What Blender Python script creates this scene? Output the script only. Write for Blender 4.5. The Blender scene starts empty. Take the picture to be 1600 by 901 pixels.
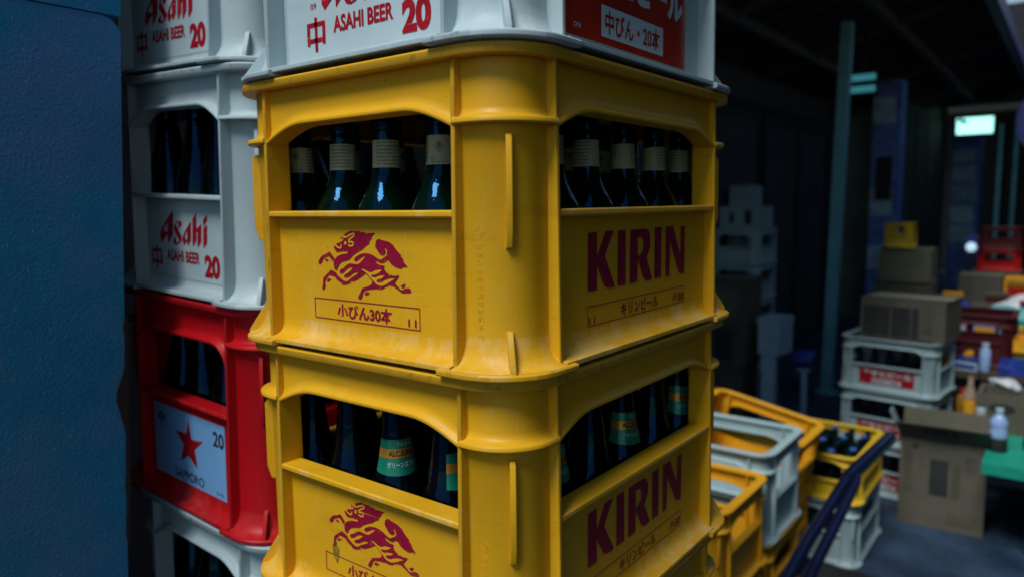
import bpy, bmesh, math, random
from mathutils import Vector, Matrix
random.seed(7)
C = bpy.context.scene.collection
S = bpy.context.scene

# ------------------------------------------------------------------ camera, sky, sun, exposure
cam_data = bpy.data.cameras.new('camera')
cam = bpy.data.objects.new('camera', cam_data)
C.objects.link(cam)
S.camera = cam
cam.matrix_world = Matrix(((0.792594, -0.060645, 0.606726, 0.33423), (0.609625, 0.098876, -0.786499, -0.43718),
                           (-0.012293, 0.993250, 0.115339, 0.15993), (0, 0, 0, 1)))
cam_data.sensor_width = 36.0
cam_data.lens = 25.684
cam_data.clip_start = 0.01
cam_data.clip_end = 200
cam_data.dof.use_dof = True
cam_data.dof.focus_distance = 0.67
cam_data.dof.aperture_fstop = 4.4

SUN_EL, SUN_AZ = math.radians(57), math.radians(181)      # azimuth clockwise from +Y
world = bpy.data.worlds.new('World')
S.world = world
world.use_nodes = True
wn = world.node_tree
bg = wn.nodes['Background']
sky = wn.nodes.new('ShaderNodeTexSky')
sky.sky_type = 'NISHITA'
sky.sun_disc = False
sky.sun_elevation = SUN_EL
sky.sun_rotation = SUN_AZ
sky.air_density = 1.6
sky.dust_density = 0.1
sky.ozone_density = 3.0
wn.links.new(sky.outputs[0], bg.inputs[0])
bg.inputs[1].default_value = 0.075
sd = bpy.data.lights.new('sun', 'SUN')
sun = bpy.data.objects.new('sun', sd)
C.objects.link(sun)
sun_dir = Vector((math.sin(SUN_AZ) * math.cos(SUN_EL), math.cos(SUN_AZ) * math.cos(SUN_EL), math.sin(SUN_EL)))
sun.rotation_euler = sun_dir.to_track_quat('Z', 'Y').to_euler()
sd.energy = 2.7
sd.angle = math.radians(24)
sd.color = (1.0, 0.98, 0.95)
S.view_settings.view_transform = 'Standard'
S.view_settings.look = 'None'
S.view_settings.gamma = 1.0
S.view_settings.exposure = 0.25
S.cycles.use_denoising = True
S.cycles.max_bounces = 6
S.cycles.caustics_reflective = False
S.cycles.caustics_refractive = False

FLOOR = -1.3005

# ------------------------------------------------------------------ materials
def new_mat(name):
    m = bpy.data.materials.new(name)
    m.use_nodes = True
    return m, m.node_tree, m.node_tree.nodes['Principled BSDF']

def noise(nt, scale, detail=4, rough=0.55, stretch=None):
    # object space, shifted by the object's own random number so that copies do not share one pattern
    tc = nt.nodes.new('ShaderNodeTexCoord')
    oi = nt.nodes.new('ShaderNodeObjectInfo')
    ad = nt.nodes.new('ShaderNodeVectorMath')
    ad.operation = 'MULTIPLY_ADD'
    ad.inputs[1].default_value = (1, 1, 1)
    k = nt.nodes.new('ShaderNodeMath')
    k.operation = 'MULTIPLY'
    k.inputs[1].default_value = 37.0
    nt.links.new(oi.outputs['Random'], k.inputs[0])
    nt.links.new(tc.outputs['Object'], ad.inputs[0])
    nt.links.new(k.outputs[0], ad.inputs[2])
    n = nt.nodes.new('ShaderNodeTexNoise')
    n.inputs['Scale'].default_value = scale
    n.inputs['Detail'].default_value = detail
    n.inputs['Roughness'].default_value = rough
    if stretch:
        mp = nt.nodes.new('ShaderNodeMapping')
        mp.inputs['Scale'].default_value = stretch
        nt.links.new(ad.outputs[0], mp.inputs[0])
        nt.links.new(mp.outputs[0], n.inputs['Vector'])
    else:
        nt.links.new(ad.outputs[0], n.inputs['Vector'])
    return n.outputs['Fac']

def ramp(nt, fac, a, b):
    r = nt.nodes.new('ShaderNodeMapRange')
    r.inputs[1].default_value = a
    r.inputs[2].default_value = b
    nt.links.new(fac, r.inputs[0])
    return r.outputs[0]

def mixc(nt, fac, a, b):
    m = nt.nodes.new('ShaderNodeMix')
    m.data_type = 'RGBA'
    for s, v in ((m.inputs[0], fac), (m.inputs[6], a), (m.inputs[7], b)):
        if hasattr(v, 'links'):
            nt.links.new(v, s)
        elif isinstance(v, tuple):
            s.default_value = (*v, 1)
        else:
            s.default_value = v
    return m.outputs[2]

def mulf(nt, a, k):
    m = nt.nodes.new('ShaderNodeMath')
    m.operation = 'MULTIPLY'
    nt.links.new(a, m.inputs[0])
    if hasattr(k, 'links'):
        nt.links.new(k, m.inputs[1])
    else:
        m.inputs[1].default_value = k
    return m.outputs[0]

def plastic(name, col, rough=0.42, scuff=None, dirt=0.5, bevel=0.0018, spec=0.28, wear=0.14, grime=0.75):
    """moulded plastic: uneven fading, scuffed patches, dark specks and smears, fine grain"""
    m, nt, b = new_mat(name)
    scuff = scuff or tuple(min(1, c * 0.6 + 0.3) for c in col)
    dark = tuple(c * 0.25 for c in col)
    fade = ramp(nt, noise(nt, 9, 5, 0.6), 0.35, 0.75)
    c1 = mixc(nt, mulf(nt, fade, 0.42), col, tuple(c * 0.74 for c in col))
    sc = mulf(nt, ramp(nt, noise(nt, 26, 8, 0.72, (1, 1, 0.45)), 0.58 - wear * 0.25, 0.78 - wear * 0.2), wear)
    c2 = mixc(nt, sc, c1, scuff)
    streak = mulf(nt, ramp(nt, noise(nt, 60, 6, 0.7, (0.25, 0.25, 1.2)), 0.56, 0.8), 0.35 * dirt)
    c3 = mixc(nt, streak, c2, dark)
    spk = mulf(nt, ramp(nt, noise(nt, 210, 2, 0.5), 0.72, 0.78), 0.75 * dirt)
    if grime > 0.8:
        spk = mulf(nt, ramp(nt, noise(nt, 70, 7, 0.8, (1, 1, 0.4)), 0.54, 0.68), grime)
    c4 = mixc(nt, spk, c3, dark)
    for st in ((7, 7, 260), (260, 260, 9)):
        k = mulf(nt, ramp(nt, noise(nt, 1.0, 3, 0.6, st), 0.70, 0.74), 0.22 * dirt + 0.05)
        c4 = mixc(nt, k, c4, scuff)
    nt.links.new(c4, b.inputs['Base Color'])
    rr = nt.nodes.new('ShaderNodeMapRange')
    rr.inputs[3].default_value = rough - 0.1
    rr.inputs[4].default_value = rough + 0.2
    nt.links.new(noise(nt, 40, 5, 0.7), rr.inputs[0])
    nt.links.new(rr.outputs[0], b.inputs['Roughness'])
    b.inputs['Specular IOR Level'].default_value = spec
    bp = nt.nodes.new('ShaderNodeBump')
    bp.inputs['Strength'].default_value = 0.12
    bp.inputs['Distance'].default_value = 0.0006
    nt.links.new(noise(nt, 420, 3, 0.6), bp.inputs['Height'])
    if bevel:
        bv = nt.nodes.new('ShaderNodeBevel')
        bv.samples = 4
        bv.inputs['Radius'].default_value = bevel
        nt.links.new(bv.outputs[0], bp.inputs['Normal'])
    nt.links.new(bp.outputs[0], b.inputs['Normal'])
    return m

def simple(name, col, rough=0.6, metal=0.0, vary=0.25, scale=12, bump=0.0, bscale=80, spec=0.4, bdist=0.002):
    m, nt, b = new_mat(name)
    f = ramp(nt, noise(nt, scale, 6, 0.62), 0.3, 0.72)
    nt.links.new(mixc(nt, f, tuple(c * (1 - vary) for c in col), tuple(min(1, c * (1 + vary)) for c in col)), b.inputs['Base Color'])
    b.inputs['Roughness'].default_value = rough
    b.inputs['Metallic'].default_value = metal
    b.inputs['Specular IOR Level'].default_value = spec
    if bump:
        bp = nt.nodes.new('ShaderNodeBump')
        bp.inputs['Strength'].default_value = bump
        bp.inputs['Distance'].default_value = bdist
        nt.links.new(noise(nt, bscale, 4, 0.6), bp.inputs['Height'])
        nt.links.new(bp.outputs[0], b.inputs['Normal'])
    return m

def ink_mat(name, col, under, rough=0.5):
    """screen print, rubbed through to the plastic in specks and fine scratches"""
    m, nt, b = new_mat(name)
    c = mixc(nt, ramp(nt, noise(nt, 70, 6, 0.65), 0.3, 0.72), tuple(v * 0.75 for v in col), tuple(v * 1.25 for v in col))
    c = mixc(nt, mulf(nt, ramp(nt, noise(nt, 240, 5, 0.7), 0.64, 0.72), 0.55), c, under)
    for st in ((9, 9, 330), (330, 330, 12)):
        c = mixc(nt, mulf(nt, ramp(nt, noise(nt, 1.0, 3, 0.6, st), 0.68, 0.72), 0.5), c, under)
    nt.links.new(c, b.inputs['Base Color'])
    b.inputs['Roughness'].default_value = rough
    b.inputs['Specular IOR Level'].default_value = 0.3
    return m

def glass(name, col, trans=0.55, rough=0.03, glint_tint=(0.08, 0.45, 1.0)):
    m, nt, b = new_mat(name)
    b.inputs['Base Color'].default_value = (*col, 1)
    b.inputs['Transmission Weight'].default_value = trans
    b.inputs['Roughness'].default_value = rough
    b.inputs['IOR'].default_value = 1.5
    rr = nt.nodes.new('ShaderNodeMapRange')
    rr.inputs[1].default_value = 0.45
    rr.inputs[2].default_value = 0.8
    rr.inputs[3].default_value = rough
    rr.inputs[4].default_value = rough + 0.12
    nt.links.new(noise(nt, 30, 6, 0.7), rr.inputs[0])
    nt.links.new(rr.outputs[0], b.inputs['Roughness'])
    b.inputs['Specular IOR Level'].default_value = 0.40
    b.inputs['Specular Tint'].default_value = (*glint_tint, 1)  # blue light of the glints is put into the reflection colour
    bp = nt.nodes.new('ShaderNodeBump')
    bp.inputs['Strength'].default_value = 0.25
    bp.inputs['Distance'].default_value = 0.004
    nt.links.new(noise(nt, 45, 3, 0.6), bp.inputs['Height'])
    nt.links.new(bp.outputs[0], b.inputs['Normal'])
    return m

def glow(name, col, k):
    m, nt, b = new_mat(name)
    b.inputs['Base Color'].default_value = (*[c * 0.6 for c in col], 1)
    b.inputs['Emission Color'].default_value = (*col, 1)
    b.inputs['Emission Strength'].default_value = k
    return m

def damp(m):
    nt = m.node_tree
    b = nt.nodes['Principled BSDF']
    r = nt.nodes.new('ShaderNodeMapRange')
    for k, v in ((1, 0.42), (2, 0.60), (3, 0.72), (4, 0.22)):
        r.inputs[k].default_value = v
    nt.links.new(noise(nt, 1.6, 6, 0.65), r.inputs[0])
    nt.links.new(r.outputs[0], b.inputs['Roughness'])
    return m

def cabinet_paint():
    m, nt, b = new_mat('blue_orange_peel_paint')
    big = ramp(nt, noise(nt, 4.5, 6, 0.62), 0.44, 0.66)
    base = mixc(nt, ramp(nt, noise(nt, 22, 5, 0.7), 0.3, 0.75), (0.010, 0.155, 0.31), (0.016, 0.19, 0.37))
    c = mixc(nt, mulf(nt, big, 0.75), base, (0.075, 0.15, 0.34))
    c = mixc(nt, mulf(nt, ramp(nt, noise(nt, 330, 2, 0.5), 0.70, 0.76), 0.6), c, (0.4, 0.5, 0.6))
    nt.links.new(c, b.inputs['Base Color'])
    b.inputs['Roughness'].default_value = 0.5
    b.inputs['Specular IOR Level'].default_value = 0.12
    bp = nt.nodes.new('ShaderNodeBump')
    bp.inputs['Strength'].default_value = 0.65
    bp.inputs['Distance'].default_value = 0.0014
    nt.links.new(noise(nt, 300, 2.5, 0.5), bp.inputs['Height'])
    nt.links.new(bp.outputs[0], b.inputs['Normal'])
    return m

M = {
    'yellow': plastic('yellow_plastic', (0.69, 0.37, 0.010), 0.37, (0.72, 0.60, 0.24), 0.85),
    'white': plastic('white_plastic', (0.42, 0.535, 0.56), 0.45, (0.72, 0.72, 0.70), 0.45),
    'red': plastic('red_plastic', (0.52, 0.006, 0.010), 0.38, (0.45, 0.10, 0.09), 0.4),
    'yellow_grimy': plastic('grimy_yellow_plastic', (0.58, 0.31, 0.014), 0.5, (0.60, 0.52, 0.26), 0.9, grime=0.85),
    'yellow_scuffed': plastic('scuffed_yellow_plastic', (0.69, 0.37, 0.010), 0.45, (0.74, 0.66, 0.38), 0.7, wear=0.42),
    'white_grimy': plastic('grimy_white_plastic', (0.34, 0.43, 0.45), 0.5, (0.6, 0.6, 0.58), 0.9, grime=0.85),
    'white_scuffed': plastic('scuffed_white_plastic', (0.42, 0.535, 0.56), 0.45, (0.74, 0.74, 0.72), 0.6, wear=0.35),
    'red_grimy': plastic('grimy_red_plastic', (0.38, 0.008, 0.014), 0.42, (0.45, 0.10, 0.09), 0.6),
    'red_scuffed': plastic('scuffed_red_plastic', (0.52, 0.006, 0.010), 0.4, (0.45, 0.10, 0.09), 0.5, wear=0.45),
    'yellow_far': plastic('yellow_plastic_plain', (0.66, 0.33, 0.012), 0.45, (0.66, 0.55, 0.25), 0.7, 0),
    'yellow_lemon': plastic('lemon_yellow_plastic', (0.66, 0.44, 0.02), 0.45, (0.66, 0.6, 0.3), 0.7, 0),
    'white_far': plastic('white_plastic_plain', (0.33, 0.46, 0.48), 0.5, (0.66, 0.66, 0.64), 0.6, 0),
    'red_far': plastic('red_plastic_plain', (0.45, 0.012, 0.012), 0.45, (0.45, 0.1, 0.09), 0.4, 0),
    'maroon_far': plastic('maroon_plastic_plain', (0.075, 0.010, 0.011), 0.5, (0.14, 0.05, 0.05), 0.5, 0),
    'ink': ink_mat('magenta_red_ink', (0.26, 0.004, 0.03), (0.70, 0.34, 0.02)),
    'ink_red': ink_mat('crimson_ink', (0.34, 0.003, 0.012), (0.45, 0.45, 0.45)),
    'stain': simple('olive_smear', (0.27, 0.19, 0.012), 0.5, 0, 0.5, 160),
    'ink_black': simple('near_black_ink', (0.025, 0.012, 0.02), 0.5, 0, 0.15, 60),
    'ink_grey': simple('grey_ink', (0.25, 0.30, 0.31), 0.6, 0, 0.15, 60),
    'foil_red': simple('glossy_red_sticker', (0.40, 0.020, 0.006), 0.16, 0, 0.35, 14, 0.12, 18, 0.5, 0.004),
    'sticker_white': simple('white_sticker', (0.44, 0.56, 0.58), 0.4, 0, 0.06, 30),
    'sticker_blue': simple('pale_blue_sticker', (0.20, 0.46, 0.80), 0.35, 0, 0.06, 30),
    'green_glass': glass('green_glass', (0.001, 0.010, 0.004), 0.3),
    'dark_glass': glass('dark_brown_glass', (0.002, 0.002, 0.003), 0.1),
    'label_cream': simple('cream_paper', (0.33, 0.39, 0.27), 0.55, 0, 0.12, 60),
    'label_green': simple('green_foil', (0.005, 0.20, 0.14), 0.28, 0.2, 0.15, 60),
    'label_gold': simple('gold_foil', (0.45, 0.24, 0.03), 0.3, 0.4, 0.15, 60),
    'ink_green': simple('dark_green_ink', (0.08, 0.14, 0.09), 0.6),
    'ink_pale': simple('pale_blue_ink', (0.45, 0.65, 0.75), 0.5),
    'cap_blue': simple('blue_cap_enamel', (0.05, 0.12, 0.42), 0.3, 0.3, 0.1),
    'blue_paint': cabinet_paint(),
    'black_rubber': simple('black_rubber', (0.012, 0.012, 0.013), 0.8),
    'dark_metal': simple('dark_enamel', (0.018, 0.02, 0.022), 0.6, 0, 0.3, 5, spec=0.2),
    'asphalt': damp(simple('asphalt', (0.022, 0.045, 0.085), 0.5, 0, 0.55, 4, 0.6, 90, 0.4, 0.006)),
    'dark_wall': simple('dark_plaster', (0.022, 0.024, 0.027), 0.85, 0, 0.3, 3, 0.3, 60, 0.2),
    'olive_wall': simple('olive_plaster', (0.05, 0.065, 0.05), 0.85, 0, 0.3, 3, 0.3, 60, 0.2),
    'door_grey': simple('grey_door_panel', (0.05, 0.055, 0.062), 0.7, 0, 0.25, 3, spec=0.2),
    'canopy': simple('dark_canopy_sheet', (0.03, 0.03, 0.034), 0.9, 0, 0.3, 4, spec=0.1),  # dark sheet colour, slightly mottled
    'batten': simple('grey_batten', (0.09, 0.09, 0.10), 0.8, 0, 0.2, 8, spec=0.2),
    'purple': simple('violet_blue_paint', (0.035, 0.042, 0.17), 0.45, 0, 0.2, 6),
    'teal_steel': simple('teal_painted_steel', (0.14, 0.42, 0.48), 0.5, 0, 0.2, 6),
    'cardboard': simple('cardboard', (0.105, 0.10, 0.072), 0.8, 0, 0.2, 8),
    'cardboard_dark': simple('dark_brown_cardboard', (0.085, 0.08, 0.055), 0.8, 0, 0.3, 8),
    'cardboard_olive': simple('olive_cardboard', (0.12, 0.13, 0.075), 0.8, 0, 0.25, 8),
    'cardboard_pale': simple('pale_carton', (0.26, 0.36, 0.38), 0.7, 0, 0.15, 8),
    'carton_ink': simple('carton_dark_print', (0.025, 0.028, 0.028), 0.75, 0, 0.3, 20),
    'foam': simple('white_polystyrene', (0.40, 0.54, 0.62), 0.8, 0, 0.15, 20, 0.3, 120),
    'film_white': simple('white_plastic_bag', (0.62, 0.66, 0.68), 0.35, 0, 0.15, 20, 0.8, 25, 0.5, 0.02),
    'film_teal': simple('teal_plastic_bag', (0.12, 0.50, 0.52), 0.3, 0, 0.3, 14, 0.8, 25, 0.5, 0.02),
    'film_blue': simple('blue_plastic_bag', (0.012, 0.045, 0.30), 0.35, 0, 0.35, 14, 0.8, 25, 0.5, 0.02),
    'film_clear': simple('cloudy_film', (0.36, 0.25, 0.19), 0.25, 0, 0.35, 30, 0.8, 40, 0.6, 0.02),
    'green_cloth': simple('green_vinyl', (0.01, 0.30, 0.20), 0.4, 0, 0.2, 8),
    'tube': simple('blue_black_enamel', (0.022, 0.032, 0.10), 0.16, 0.75, 0.2, 12),
    'wood': simple('dark_wood', (0.07, 0.045, 0.03), 0.7, 0, 0.3, 10),
    'poster': simple('blue_poster_paper', (0.12, 0.20, 0.50), 0.6, 0, 0.5, 9),
    'poster_pale': simple('pale_poster_paper', (0.34, 0.52, 0.60), 0.6, 0, 0.4, 9),
    'amber': simple('amber_plastic', (0.75, 0.36, 0.02), 0.4),
    'pet': simple('pale_blue_bottle_plastic', (0.30, 0.45, 0.75), 0.2, 0, 0.2, 30),
    'sign_glow': glow('lit_sign_face', (0.40, 1.0, 0.90), 1.5),
    'tube_glow': glow('lit_tube', (0.12, 0.65, 0.75), 0.2),
    'bulb_yellow': glow('lit_yellow_bulb', (1.0, 0.75, 0.25), 1.2),
    'bulb_blue': glow('lit_blue_bulb', (0.3, 0.4, 1.0), 0.6),
    'globe': glow('lit_white_globe', (0.6, 0.85, 1.0), 0.7),
}

# ------------------------------------------------------------------ mesh helpers
class MB:
    def __init__(self):
        self.v, self.f = [], []
    def add(self, vs, fs):
        o = len(self.v)
        self.v += [tuple(p) for p in vs]
        self.f += [tuple(i + o for i in f) for f in fs]
        return self
    def box(self, x0, x1, y0, y1, z0, z1):
        return self.hexa([(x0, y0, z0), (x1, y0, z0), (x1, y1, z0), (x0, y1, z0), (x0, y0, z1), (x1, y0, z1), (x1, y1, z1), (x0, y1, z1)])
    def hexa(self, p):
        return self.add(p, [(0, 3, 2, 1), (4, 5, 6, 7), (0, 1, 5, 4), (1, 2, 6, 5), (2, 3, 7, 6), (3, 0, 4, 7)])
    def sweep(self, rings, closed=False):
        """rings: lists of equally many 3-D points, each a closed profile"""
        n, k = len(rings[0]), len(rings)
        fs = []
        for i in range(k if closed else k - 1):
            for j in range(n):
                a, b = i * n + j, i * n + (j + 1) % n
                c, d = ((i + 1) % k) * n + (j + 1) % n, ((i + 1) % k) * n + j
                fs.append((a, b, c, d))
        if not closed:
            fs.append(tuple(range(n - 1, -1, -1)))
            fs.append(tuple(range((k - 1) * n, k * n)))
        return self.add([p for r in rings for p in r], fs)
    def prism(self, poly, fn, d0, d1):
        """2-D polygon extruded between depths, fn(u, v, d) -> xyz"""
        return self.sweep([[fn(u, v, d) for u, v in poly] for d in (d0, d1)])
    def lathe(self, prof, seg=28, cx=0, cy=0, z0=0):
        return self.sweep_lathe(prof, seg, cx, cy, z0)
    def sweep_lathe(self, prof, seg, cx, cy, z0):
        vs, fs = [], []
        n = len(prof)
        for i in range(seg):
            a = 2 * math.pi * i / seg
            for r, z in prof:
                vs.append((cx + max(r, 1e-5) * math.cos(a), cy + max(r, 1e-5) * math.sin(a), z0 + z))
        for i in range(seg):
            for j in range(n - 1):
                fs.append((i * n + j, ((i + 1) % seg) * n + j, ((i + 1) % seg) * n + j + 1, i * n + j + 1))
        return self.add(vs, fs)
    def tube(self, pts, r, seg=12):
        rings = []
        for i, p in enumerate(pts):
            p = Vector(p)
            t = (Vector(pts[min(i + 1, len(pts) - 1)]) - Vector(pts[max(i - 1, 0)])).normalized()
            u = t.orthogonal().normalized() if i == 0 else (u - t * u.dot(t)).normalized()
            w = t.cross(u)
            rr = r[i] if isinstance(r, (list, tuple)) else r
            rings.append([p + (u * math.cos(2 * math.pi * k / seg) + w * math.sin(2 * math.pi * k / seg)) * rr for k in range(seg)])
        return self.sweep(rings)
    def mesh(self, name, mat, smooth=35, recalc=True):
        me = bpy.data.meshes.new(name)
        me.from_pydata(self.v, [], self.f)
        if recalc:
            bm = bmesh.new()
            bm.from_mesh(me)
            bmesh.ops.remove_doubles(bm, verts=bm.verts, dist=1e-6)
            bmesh.ops.recalc_face_normals(bm, faces=bm.faces)
            bm.to_mesh(me)
            bm.free()
        if smooth:
            me.shade_smooth()
            me.set_sharp_from_angle(angle=math.radians(smooth))
        me.materials.append(mat)
        return me

def obj(name, me, parent=None, loc=(0, 0, 0), rot=(0, 0, 0)):
    o = bpy.data.objects.new(name, me)
    C.objects.link(o)
    o.location = loc
    o.rotation_euler = rot
    if parent:
        o.parent = parent
    return o

def tag(o, label, cat, group=None):
    o['label'] = label
    o['category'] = cat
    if group:
        o['group'] = group
    return o

def thing(name, label, cat, loc=(0, 0, 0), rot=(0, 0, 0), group=None):
    o = bpy.data.objects.new(name, None)
    o.empty_display_size = 0.05
    C.objects.link(o)
    o.location = loc
    o.rotation_euler = rot
    return tag(o, label, cat, group)

def struct(name, me, loc=(0, 0, 0), kind='structure'):
    o = obj(name, me, None, loc)
    o['kind'] = kind
    return o

def fill(polys, extra=()):
    """flat 2-D outlines (inner ones are holes) -> (verts, faces)"""
    cu = bpy.data.curves.new('outline', 'CURVE')
    cu.dimensions = '2D'
    cu.fill_mode = 'BOTH'
    for p in polys:
        sp = cu.splines.new('POLY')
        sp.points.add(len(p) - 1)
        for q, (x, y) in zip(sp.points, p):
            q.co = (x, y, 0, 1)
        sp.use_cyclic_u = True
    o = bpy.data.objects.new('outline', cu)
    me = bpy.data.meshes.new_from_object(o)
    r = [(v.co.x, v.co.y) for v in me.vertices], [tuple(f.vertices) for f in me.polygons]
    bpy.data.objects.remove(o)
    bpy.data.meshes.remove(me)
    bpy.data.curves.remove(cu)
    return r

_tx = {}
def text2d(s, bold=0.0, spacing=1.0):
    key = (s, bold, spacing)
    if key in _tx:
        return _tx[key]
    cu = bpy.data.curves.new('lettering', 'FONT')
    cu.body = s
    cu.fill_mode = 'FRONT'
    cu.offset = bold
    cu.resolution_u = 4
    cu.space_character = spacing
    o = bpy.data.objects.new('lettering', cu)
    me = bpy.data.meshes.new_from_object(o)
    v = [(p.co.x, p.co.y) for p in me.vertices]
    f = [tuple(q.vertices) for q in me.polygons]
    bpy.data.objects.remove(o)
    bpy.data.meshes.remove(me)
    bpy.data.curves.remove(cu)
    x0, x1 = min(p[0] for p in v), max(p[0] for p in v)
    y0, y1 = min(p[1] for p in v), max(p[1] for p in v)
    _tx[key] = ([((x - x0) / (x1 - x0), (y - y0) / (y1 - y0)) for x, y in v], f)
    return _tx[key]

def stroke(path, w):
    """constant-width ribbon along a 2-D path -> (verts, faces)"""
    vs, fs = [], []
    for i, p in enumerate(path):
        a, b = path[max(i - 1, 0)], path[min(i + 1, len(path) - 1)]
        dx, dy = b[0] - a[0], b[1] - a[1]
        l = math.hypot(dx, dy) or 1
        nx, ny = -dy / l * w / 2, dx / l * w / 2
        vs += [(p[0] + nx, p[1] + ny), (p[0] - nx, p[1] - ny)]
        if i:
            k = 2 * i
            fs.append((k - 2, k - 1, k + 1, k))
    return vs, fs

class Print:
    """flat ink on a panel: 2-D pieces in panel coordinates (s, z)"""
    def __init__(self):
        self.v, self.f = [], []
    def add(self, vf):
        o = len(self.v)
        self.v += vf[0]
        self.f += [tuple(i + o for i in f) for f in vf[1]]
        return self
    def text(self, s, x0, z0, x1, z1, bold=0.0, slant=0.0):
        v, f = text2d(s, bold)
        return self.add(([(x0 + u * (x1 - x0) + slant * (w - 0.5) * (z1 - z0), z0 + w * (z1 - z0)) for u, w in v], f))
    def frame(self, x0, z0, x1, z1, w):
        for a in ((x0, z0, x1, z0 + w), (x0, z1 - w, x1, z1), (x0, z0 + w, x0 + w, z1 - w), (x1 - w, z0 + w, x1, z1 - w)):
            self.rect(*a)
        return self
    def rect(self, x0, z0, x1, z1):
        return self.add(([(x0, z0), (x1, z0), (x1, z1), (x0, z1)], [(0, 1, 2, 3)]))
    def mesh(self, name, mat, n):
        me = bpy.data.meshes.new(name)
        me.from_pydata([(x, n, z) for x, z in self.v], [], self.f)
        bm = bmesh.new()
        bm.from_mesh(me)
        for f in bm.faces:
            f.normal_update()
            if f.normal.y > 0:
                f.normal_flip()
        bm.to_mesh(me)
        bm.free()
        me.materials.append(mat)
        return me

def mm(polys, k=1e-4, dx=0.0, dz=0.0, sx=1.0, sz=1.0):
    return [[(x * k * sx + dx, z * k * sz + dz) for x, z in p] for p in polys]

# traced outlines of the printed emblems, in tenths of a millimetre from the crate's middle and foot
EMB = [[[-385,1014],[-372,1023],[-353,1021],[-343,1032],[-339,1048],[-307,1053],[-282,1059],[-274,1072],[-279,1084],[-274,1092],[-279,1106],[-248,1102],[-224,1101],[-216,1119],[-225,1135],[-190,1146],[-153,1164],[-116,1169],[-56,1165],[-1,1172],[-15,1158],[62,1162],[-13,1154],[74,1159],[60,1141],[107,1151],[205,1155],[151,1112],[163,1108],[115,1067],[128,1059],[67,1028],[19,996],[-36,976],[-68,959],[-92,950],[-130,925],[-162,899],[-174,895],[-243,880],[-287,866],[-320,840],[-338,811],[-358,787],[-386,800],[-395,833],[-394,870],[-380,891],[-354,913],[-321,929],[-276,944],[-189,955],[-181,973],[-219,979],[-238,970],[-256,980],[-281,966],[-296,976],[-310,962],[-325,971],[-332,959],[-353,970],[-374,990]],[[-93,890],[-96,906],[-69,927],[-8,955],[51,965],[3,957],[64,966],[117,963],[175,947],[225,924],[263,913],[290,920],[309,934],[338,946],[355,970],[355,997],[339,1018],[323,1022],[329,1009],[340,992],[330,970],[310,956],[285,954],[260,963],[229,993],[202,1027],[206,1058],[214,1080],[234,1096],[260,1100],[298,1089],[335,1085],[385,1075],[434,1051],[475,1009],[517,976],[532,968],[524,959],[546,942],[564,918],[558,909],[598,876],[612,862],[579,860],[539,854],[536,843],[487,848],[438,861],[401,881],[378,906],[353,914],[333,900],[307,887],[275,882],[243,889],[206,902],[197,895],[223,874],[261,864],[312,861],[322,858],[306,841],[318,831],[314,814],[338,807],[334,794],[367,794],[366,771],[409,784],[420,773],[504,784],[485,756],[454,725],[444,708],[482,681],[522,655],[557,661],[578,672],[616,679],[644,666],[646,638],[538,627],[509,641],[457,667],[410,685],[341,685],[362,669],[325,674],[294,653],[250,642],[214,646],[113,636],[49,623],[15,601],[8,575],[-10,543],[-34,528],[-59,544],[-45,571],[-23,599],[5,640],[50,651],[102,667],[134,682],[144,700],[142,712],[118,732],[81,765],[57,779],[11,753],[-43,724],[-103,699],[-139,695],[-180,691],[-141,672],[-169,676],[-187,671],[-231,656],[-275,654],[-305,677],[-354,695],[-378,722],[-409,733],[-428,732],[-454,739],[-480,734],[-514,703],[-539,668],[-532,626],[-561,587],[-569,586],[-586,602],[-570,649],[-563,704],[-519,736],[-485,759],[-451,783],[-431,790],[-400,779],[-360,765],[-351,744],[-315,726],[-278,703],[-242,691],[-204,692],[-173,711],[-147,728],[-104,747],[-60,767],[-36,789],[-102,779],[-139,759],[-177,737],[-221,726],[-249,729],[-251,741],[-232,756],[-181,777],[-143,803],[-114,828],[-160,827],[-197,813],[-236,787],[-268,765],[-300,761],[-315,775],[-304,796],[-259,812],[-214,842],[-164,863],[-115,861],[-67,857],[-31,864],[0,885],[43,918],[73,946],[22,931],[-41,898],[-72,883]],[[-456,963],[-440,957],[-386,908],[-400,878],[-413,874],[-443,906],[-468,921],[-514,911],[-547,894],[-569,864],[-573,855],[-611,834],[-629,853],[-625,865],[-600,896],[-565,922],[-505,941]],[[-528,886],[-508,899],[-470,882],[-504,866]],[[-509,686],[-491,706],[-437,699],[-470,684],[-494,668],[-510,674]],[[33,581],[41,599],[67,611],[108,603],[72,579]],[[517,692],[547,704],[582,712],[563,678],[534,672]]]
EMBY = [[[1,813],[33,818],[77,803],[121,790],[159,796],[203,815],[284,823],[245,794],[195,775],[151,770],[138,759],[150,747],[194,745],[244,764],[318,772],[280,745],[218,729],[208,716],[222,702],[266,702],[316,726],[383,746],[452,750],[400,726],[338,694],[289,676],[246,676],[203,686],[173,710],[131,737],[82,778],[39,801]]]
EMBS = [[[-229,1106],[-186,1110],[-143,1128],[-93,1145],[-76,1135],[-89,1117],[-132,1097],[-164,1076],[-159,1062],[-116,1067],[-92,1054],[-100,1034],[-136,1025],[-169,1036]],[[-350,1027],[-329,1012],[-285,1003],[-269,1017],[-271,1037]],[[-243,1092],[-250,1079],[-272,1074]],[[-223,1059],[-201,1061],[-196,1049],[-212,1043],[-225,1050]]]
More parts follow.
